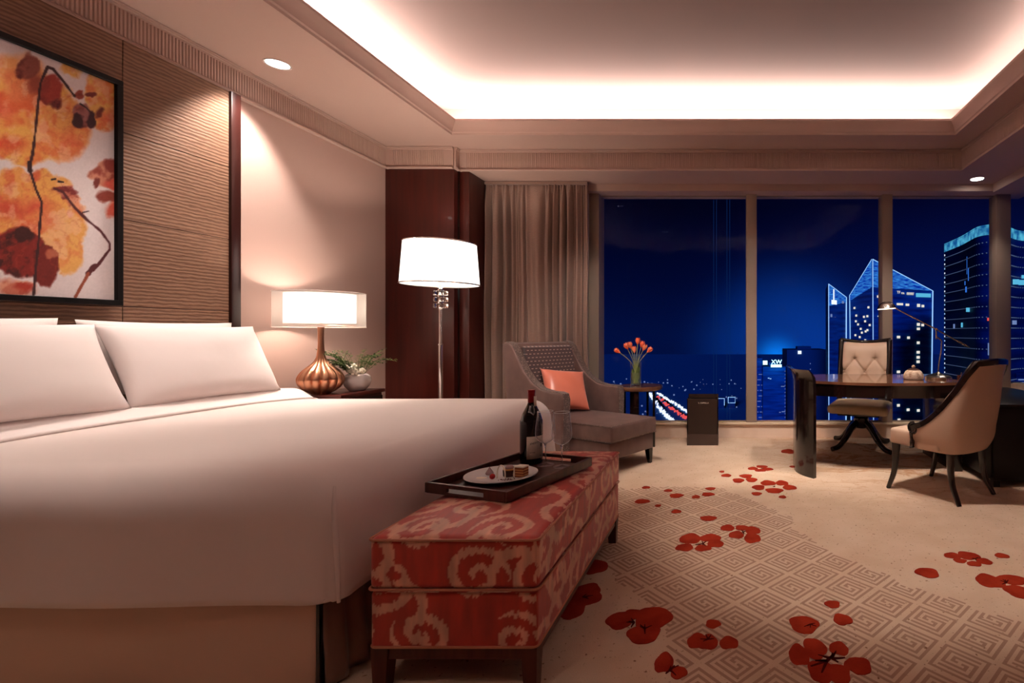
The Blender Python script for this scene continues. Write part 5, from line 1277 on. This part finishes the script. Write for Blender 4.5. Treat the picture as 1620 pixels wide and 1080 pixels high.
for i, (x, y, z) in enumerate(tips):
    b0 = Vector((-x * .18, -y * .3, .02)); b1 = Vector((x * .22, y * .2, .21)); tip = Vector((x, y, z))
    path = spline([b0, b1, (b1 + tip) / 2 + Vector((0, 0, .012)), tip], 6); t_ = tube_obj('tulip_stem', path, .0036, 'tulip_stem', va, 6)
    d = (path[-1] - path[-3]).normalized(); fm = bmesh.new(); q = d.to_track_quat('Z', 'Y').to_matrix().to_4x4(); q.translation = path[-1]
    for k in range(6):
        a = k * PI / 3 + i; r0 = .0 ; inner = k % 2
        pts = []
        nrow = 5; ncol = 5; V = []
        for rr in range(nrow + 1):
            u_ = rr / nrow; z_ = .070 * u_; rad = (.006 + .023 * math.sin(min(u_ * 1.25, 1) * PI / 2) - .010 * max(0, u_ - .55) / .45) * (.9 if inner else 1)
            hw_ = (.62 * math.sin(PI * min(.97, .12 + u_ * .85)) + .05)
            V.append([fm.verts.new(q @ Vector((rad * math.cos(a + hw_ * (c / ncol * 2 - 1)), rad * math.sin(a + hw_ * (c / ncol * 2 - 1)), z_))) for c in range(ncol + 1)])
        for rr in range(nrow):
            for c in range(ncol): fm.faces.new((V[rr][c], V[rr][c + 1], V[rr + 1][c + 1], V[rr + 1][c]))
    from_bm('tulip_head', fm, 'tulip', t_, smooth=True)
lf = bmesh.new(); rv = random.Random(4)
for k in range(12):
    a = rv.uniform(0, 2 * PI); b0 = Vector((.02 * math.cos(a), .02 * math.sin(a), .02)); b1 = Vector((.04 * math.cos(a + 1), .04 * math.sin(a + 1), rv.uniform(.10, .21 if k % 3 else .27)))
    pth = spline([b0, (b0 + b1) / 2, b1], 4); w0 = Vector((-math.sin(a), math.cos(a), 0)); prv = None
    for i, p in enumerate(pth):
        wd = .011 * math.sin(PI * (i + .4) / (len(pth))) ; qv = (lf.verts.new(p + w0 * wd * 1.5), lf.verts.new(p - w0 * wd * 1.5))
        if prv: lf.faces.new((prv[0], prv[1], qv[1], qv[0]))
        prv = qv
tag(from_bm('leaves', lf, 'leaf_green', va, smooth=True), kind='stuff')

# ================================================================== BIN
bn = empty('waste_bin', (-0.276, 5.22, 0), label='dark brown rectangular waste bin with small pale lettering by the window', cat='bin')
bm = bmesh.new(); hx, hy = .159, .10
bbox(bm, -hx, hx, -hy, -hy + .008, .115, .475); bbox(bm, -hx, hx, hy - .008, hy, .115, .505); bbox(bm, -hx, -hx + .008, -hy, hy, .115, .475); bbox(bm, hx - .008, hx, -hy, hy, .115, .475)
from_bm('body', bm, 'bin_brown', bn)
box('base_band', -hx - .001, hx + .001, -hy - .001, hy + .001, 0, .115, 'bin_band', bn, bev=.002)
box('lid_plate', -hx + .008, hx - .008, -hy + .008, hy - .008, .455, .463, 'frame_black', bn)
box('rim_edge', -hx - .001, hx + .001, -hy - .002, -hy + .004, .472, .477, 'bin_band', bn)
text('lettering', 'IL CAFFELLA', .020, 'label_paper', bn, (.01, -hy - .001, .435), (R(90), 0, 0), .0003)

# ================================================================== DESK
dk = empty('writing_desk', (1.3, 4.45, 0), label='dark polished writing desk with curved front and tall curled end panel', cat='desk')
def top_outline(off=0.0):
    fr = spline([(-.66, -.22, 0), (-.55, -.27, 0), (-.3, -.40, 0), (0.0, -.445, 0), (.35, -.43, 0), (.66, -.37, 0)], 6)
    bk = [(.66, .44), (-.66, .44)]
    pts = [(p.x, p.y - off) for p in fr] + bk
    return pts
bm = bmesh.new(); prism(bm, top_outline(), 'z', .728, .75); from_bm('desk_top', bm, 'wood_desk', dk)
bm = bmesh.new(); fr = [Vector((p[0], p[1], 0)) for p in top_outline()[:-2]]
poly = [(p.x, p.y + .008) for p in fr] + [(p.x, p.y + .03) for p in reversed(fr)]; prism(bm, poly, 'z', .625, .7275); from_bm('apron', bm, 'chair_wood', dk)
box('side_rail', -.65, -.62, -.20, .42, .625, .7275, 'chair_wood', dk); box('back_rail', -.62, .62, .40, .425, .625, .7275, 'chair_wood', dk)
pd = box('pedestal', .56, .64, -.30, .36, 0, .7275, 'chair_wood', dk, bev=.003)
# curled end panel: a curved upright slab whose top flares outwards
arc = spline([(-.635, -.50, 0), (-.70, -.42, 0), (-.745, -.31, 0), (-.75, -.18, 0), (-.735, -.02, 0), (-.70, .14, 0)], 5)
bm = bmesh.new(); zs2 = [0, .3, .62, .76, .80, .83, .85, .862]; fl2 = [0, 0, 0, .004, .014, .030, .048, .062]
lay = []
for z, f_ in zip(zs2, fl2):
    row_o, row_i = [], []
    for i, p in enumerate(arc):
        t_ = (arc[min(i + 1, len(arc) - 1)] - arc[max(i - 1, 0)]).normalized(); n_ = Vector((-t_.y, t_.x, 0))
        if n_.x > 0: n_ = -n_
        th = .034 if z < .8 else max(.008, .034 - (z - .8) * .42)
        row_o.append(bm.verts.new((p.x + n_.x * f_, p.y + n_.y * f_, z))); row_i.append(bm.verts.new((p.x - n_.x * (th - f_), p.y - n_.y * (th - f_), z)))
    lay.append(row_o + row_i[::-1])
for a, b in zip(lay, lay[1:]):
    n_ = len(a)
    for i in range(n_): bm.faces.new((a[i], a[(i + 1) % n_], b[(i + 1) % n_], b[i]))
m2 = len(arc)
for rowv in (lay[0], lay[-1]):
    for i in range(m2 - 1): bm.faces.new((rowv[i], rowv[i + 1], rowv[2 * m2 - 2 - i], rowv[2 * m2 - 1 - i]))
tag(from_bm('end_panel', bm, 'chair_wood', dk, smooth=True, angle=40), 'curved black end panel with flared top')

# desk lamp
dl = empty('desk_lamp', (1.84, 4.40, .7505), label='lit brushed metal desk lamp with long balanced arm on the desk', cat='lamp')
spin('lamp_base', [(.112, 0), (.113, .016), (.108, .020), (.085, .034), (.05, .043), (.022, .050), (.014, .058), (.001, .06)], 'brushed_nickel', dl, 48, lobes=16, amp=.03)
tube_obj('stem', spline([(0, 0, .055), (.005, 0, .12), (.022, 0, .22), (.03, 0, .30), (.028, 0, .335), (.005, 0, .355), (-.014, 0, .37)], 6), .0062, 'brushed_nickel', dl, 10)
tube_obj('joint_post', [(-.018, 0, .345), (-.018, 0, .43)], .0075, 'brushed_nickel', dl, 10)
tube_obj('balance_arm', [(-.40, 0, .632), (-.018, 0, .434), (.24, 0, .292)], .0058, 'brushed_nickel', dl, 10)
tube_obj('counterweight', [(.17, 0, .331), (.235, 0, .295), (.275, 0, .273)], [.010, .011, .007], 'brushed_nickel', dl, 12)
bm = bmesh.new(); ball(bm, (-.018, 0, .434), .012, 12, 8); from_bm('joint_knob', bm, 'copper', dl, smooth=True)
bm = bmesh.new(); lathe_open(bm, [(.018, .062), (.03, .060), (.055, .047), (.072, .028), (.082, .006), (.086, 0), (.084, 0), (.07, .024), (.05, .044), (.02, .056)], 40); hd = from_bm('shade', bm, 'brushed_nickel', dl, smooth=True); hd.location = (-.455, 0, .615); hd.rotation_euler = (0, R(-4), 0)
sl = spin('bulb', [(.001, -.002), (.074, -.002), (.078, .002), (.06, .016), (.001, .02)], 'desk_lamp_glow', hd, 28)
sb2 = bpy.data.lights.new('bulb_light', 'SPOT'); sb2.energy = 14; sb2.color = (1, .78, .55); sb2.spot_size = R(120); sb2.spot_blend = .6; sb2.shadow_soft_size = .04
so = bpy.data.objects.new('bulb_light', sb2); COL.objects.link(so); so.parent = hd; so.location = (0, 0, -.006)
# lidded stone pot
lp = empty('lidded_pot', (1.60, 4.34, .7505), label='round carved stone pot with knobbed lid on the desk', cat='pot')
spin('pot', [(.074, 0), (.083, .004), (.086, .018), (.080, .045), (.066, .07), (.05, .08), (.001, .08)], 'stone_pot', lp, 40)
spin('lid', [(.05, .0795), (.048, .086), (.03, .093), (.001, .095)], 'cake_chocolate', lp, 32)
bm = bmesh.new(); ball(bm, (0, 0, .108), .016, 14, 10); from_bm('lid_knob', bm, 'stone_pot', lp, smooth=True)
# pen cup mostly hidden behind the guest chair
pc = empty('small_cup', (1.915, 4.14, .7505), label='small dark red brown cup on the desk behind the guest chair back', cat='cup')
spin('cup', [(.018, 0), (.024, .01), (.028, .05), (.026, .05), (.02, .012), (.001, .008)], 'wood_leg', pc, 24)
tube_obj('stirrer', [(0, 0, .012), (.006, -.004, .075)], .003, 'copper', pc, 6)

# ================================================================== DESK CHAIR (swivel)
dc = empty('desk_chair', (1.33, 5.04, 0), R(-22), label='tufted cream leather swivel chair behind the desk', cat='chair')
spin('hub', [(.06, .20), (.075, .215), (.075, .30), (.05, .32), (.05, .345), (.001, .345)], 'chair_wood', dc, 28)
for a in (-128, -38, 52, 142):
    an = R(a + 0); d = Vector((math.cos(an), math.sin(an), 0))
    path = spline([d * .04 + Vector((0, 0, .265)), d * .12 + Vector((0, 0, .215)), d * .21 + Vector((0, 0, .115)), d * .30 + Vector((0, 0, .042)), d * .385 + Vector((0, 0, .026))], 5)
    tube_obj('leg', path, [.034] * 6 + [.03] * 6 + [.026] * 6 + [.024] * (len(path) - 18), 'chair_wood', dc, 8)
box('seat_plate', -.20, .20, -.24, .16, .345, .372, 'chair_wood', dc, bev=.008)
soft_box('seat', -.285, .285, -.33, .24, .370, .455, 'leather_cream', dc, .028, .034, 8)
# tufted back
nb_, mb_ = 60, 70; PB = np.zeros((mb_ + 1, nb_ + 1, 3))
buttons = [(-.105, .88), (.105, .88), (-.21, .745), (0, .745), (.21, .745), (-.105, .61), (.105, .61)]
for j in range(mb_ + 1):
    z = .50 + .555 * j / mb_; w_ = .232 + .012 * math.sin(j / mb_ * PI)
    for i in range(nb_ + 1):
        a = -1 + 2 * i / nb_; x = a * w_; edge = (1 - abs(a) ** 6) * (1 - abs(2 * j / mb_ - 1) ** 8)
        dep = .042 * edge
        dmin = min(math.hypot(x - bx_, z - bz_) for bx_, bz_ in buttons); dep -= .034 * math.exp(-(dmin / .03) ** 1.2)
        if z < .89:      # diamond pleats
            for sgn in (1, -1):
                q = ((x * 1.0 / .105) + sgn * ((z - .745) / .135)) / 2.0
                dd = abs(q - round(q)) * 2 * .083; dep -= .020 * math.exp(-(dd / .008) ** 1.2) * edge
        elif abs(abs(x) - .105) < .01: dep -= .006 * edge * (1 - (abs(abs(x) - .105) / .01)) * max(0, 1 - (z - .88) / .10)
        yb = .215 + (z - .45) * .20 + .03 * a * a * -1
        PB[j, i] = (x, yb - dep, z)
tb = grid_mesh('tufted_back', PB, 'leather_beige', dc)
for (x, z) in buttons:
    bm = bmesh.new(); ball(bm, (x, .215 + (z - .45) * .20 - .03 * (x / .235) ** 2 - .010, z), .0085, 10, 8, 1, .6, 1); from_bm('button', bm, 'leather_beige', dc, smooth=True)
# dark frame with slightly dished top rail, and a closed back shell
bm = bmesh.new()
def fy(z, a=1): return .215 + (z - .45) * .20 - .03 * a * a
L1 = [Vector((-.245 - .004, fy(z), z)) for z in (.40, .55, .7, .85, 1.0, 1.085)]; L2 = [Vector((-v_.x, v_.y, v_.z)) for v_ in L1]
for side in (L1, L2):
    bmx = bmesh.new(); tube(bmx, spline(side, 4), .024, 8, flat=(.8, 1.2)); from_bm('back_post', bmx, 'chair_wood', dc, smooth=True)
tube_obj('top_rail', spline([(-.262, fy(1.085), 1.085), (-.13, fy(1.07, .5), 1.066), (0, fy(1.06, 0), 1.058), (.13, fy(1.07, .5), 1.066), (.262, fy(1.085), 1.085)], 5), .019, 'chair_wood', dc, 8)
tube_obj('lower_rail', [(-.24, fy(.5), .495), (0, fy(.5, 0), .495), (.24, fy(.5), .495)], .014, 'chair_wood', dc, 8)
P2 = PB.copy(); 
for j in range(mb_ + 1):
    for i in range(nb_ + 1):
        a = -1 + 2 * i / nb_; z = PB[j, i, 2]; P2[j, i, 1] = .215 + (z - .45) * .20 - .03 * a * a + .012
grid_mesh('back_shell', P2, 'leather_beige', dc)

# ================================================================== GUEST CHAIR
# local frame: facing -Y, front edge of seat at y=0
gx, gy = 1.415, 3.855
gc = empty('guest_chair', (gx, gy, 0), math.atan2(-0.57, -0.82) + PI / 2 + PI / 2 if False else R(214.8), label='beige leather dining chair with black scroll arms seen from behind', cat='chair')
W2_, D2_ = .285, .53
# shell: U-shaped plan, height rises from arms to back
ctrl = [(-W2_, .20), (-W2_ - .004, .30), (-W2_ + .002, .40), (-W2_ + .04, .485), (-.15, .53), (0, .545), (.15, .53), (W2_ - .04, .485), (W2_ - .002, .40), (W2_ + .004, .30), (W2_, .20)]
path = spline([(a, b, 0) for a, b in ctrl], 7); NPt = len(path)
def htop(s):     # s 0..1 along the U
    q = min(s, 1 - s) * 2
    return np.interp(q, [0, .12, .24, .36, .48, .58, .68, 1.0], [.49, .515, .56, .64, .76, .88, .955, .965])
MZ = 22
def shell_pt(i, z, inner=0.0):
    p = path[i]; t_ = (path[min(i + 1, NPt - 1)] - path[max(i - 1, 0)]).normalized(); n_ = Vector((t_.y, -t_.x, 0))
    if n_.dot(Vector((p.x, p.y - .25, 0))) < 0: n_ = -n_
    bulge = .022 * math.sin(PI * min(1, max(0, (z - .33) / .5)))
    lean = .235 * max(0, z - .50) ** 1.15 * 1.15
    narrow = 1 - .22 * max(0, z - .5)
    q = min(i, NPt - 1 - i) / (NPt - 1) * 2
    tuck = -.035 * max(0, 1 - (z - .335) / .12) ** 2 if z < .455 else 0
    o = p * 1.0 + n_ * (bulge + tuck - inner)
    return Vector((o.x * narrow, o.y + lean, z))
def shell_grid(inner, z0):
    P = np.zeros((MZ + 1, NPt, 3))
    for i in range(NPt):
        zt = float(htop(i / (NPt - 1))) - (.0 if inner == 0 else .0)
        for j in range(MZ + 1):
            z = z0 + (zt - z0) * j / MZ; P[j, i] = shell_pt(i, z, inner)
    return P
Po = shell_grid(0.0, .335); Pi = shell_grid(.045, .40)
grid_mesh('outer_shell', Po, 'leather_beige', gc); grid_mesh('inner_back', Pi, 'leather_beige', gc)
# black show-wood rail over the top edge
bm = bmesh.new(); prv = None
for i in range(NPt):
    zt = float(htop(i / (NPt - 1))); a = shell_pt(i, zt, -.006); b = shell_pt(i, zt, .052); 
    j0 = max(i - 1, 0); j1 = min(i + 1, NPt - 1); t_ = (shell_pt(j1, float(htop(j1 / (NPt - 1)))) - shell_pt(j0, float(htop(j0 / (NPt - 1))))).normalized()
    side = (b - a).normalized(); up = side.cross(t_).normalized()
    if up.z < 0: up = -up
    if abs(up.z) < .3 and up.y > 0: up = -up
    q = [bm.verts.new(v_) for v_ in (a - up * .022, a + up * .010, (a * .7 + b * .3) + up * .018, (a * .3 + b * .7) + up * .018, b + up * .010, b - up * .022)]
    if prv:
        for k in range(6): bm.faces.new((prv[k], prv[(k + 1) % 6], q[(k + 1) % 6], q[k]))
    else: bm.faces.new(q)
    prv = q
bm.faces.new(prv); from_bm('arm_rail', bm, 'chair_wood', gc, smooth=True, angle=50)
# carved scroll and drop at each arm front
for s_ in (-1, 1):
    bm = bmesh.new(); x = s_ * (W2_ + .012)
    sp = []
    for k in range(26):
        a = k / 25 * 3.4 * PI; r_ = .040 * (1 - k / 34); sp.append((x, .215 + r_ * math.cos(a + PI / 2), .482 + r_ * math.sin(a + PI / 2)))
    tube(bm, sp, [.011 - .0002 * k for k in range(26)], 7, flat=(1.2, 1.2)); ball(bm, (x, .215, .482), .014, 10, 8)
    ball(bm, (x - s_ * .012, .215, .482), .038, 14, 10, .45, 1, 1)
    tube(bm, spline([(x, .20, .452), (x, .198, .42), (x, .205, .385), (x, .202, .355), (x, .205, .343)], 4), [.020, .018, .016, .014, .013, .013, .014, .017, .019, .019, .018, .017, .018, .02, .021, .018, .012], 8, flat=(.8, 1)) 
    from_bm('carved_scroll', bm, 'chair_wood', gc, smooth=True)
soft_box('seat', -.285, .285, 0.0, .40, .342, .455, 'leather_beige', gc, .02, .022, 8)
cs_ = link('lumbar_cushion', pillow_mesh(.46, .26, .12, seed=12), 'leather_beige', gc, smooth=True); cs_.location = (0, .44, .60); cs_.rotation_euler = (R(-18), 0, 0)
def leg(x, y, dx, dy, m='chair_wood'):
    p = spline([(x, y, .345), (x + dx * .05, y + dy * .05, .26), (x + dx * .25, y + dy * .25, .13), (x + dx, y + dy, 0.0)], 6)
    n_ = len(p); tube_obj('leg', p, [.031 - .0145 * (k / (n_ - 1)) for k in range(n_)], m, gc, 8)
leg(-.25, .035, -.02, -.055); leg(.25, .035, .02, -.055); leg(-.20, .43, -.02, .08); leg(.20, .43, .02, .08)

# ================================================================== BLACK CABINET
cb = empty('low_cabinet', (2.33, 4.30, 0), label='low black cabinet behind the guest chair at the right edge', cat='cabinet')
box('body', -.36, .40, -.58, .60, .05, .60, 'black_cabinet', cb, bev=.004); box('top_board', -.37, .41, -.59, .61, .60, .62, 'black_cabinet', cb, bev=.003)
for k in range(2): 
    d_ = box('door', -.372, -.36, -.56 + k * .585, .01 + k * .585, .07, .585, 'black_cabinet', cb, bev=.003); box('handle', -.384, -.372, -.02 + k * .06 - .02, -.01 + k * .06 - .02, .28, .40, 'frame_black', d_)
for sx in (-.33, .37):
    for sy in (-.54, .56): box('foot', sx - .025, sx + .025, sy - .025, sy + .025, 0, .05, 'black_cabinet', cb)
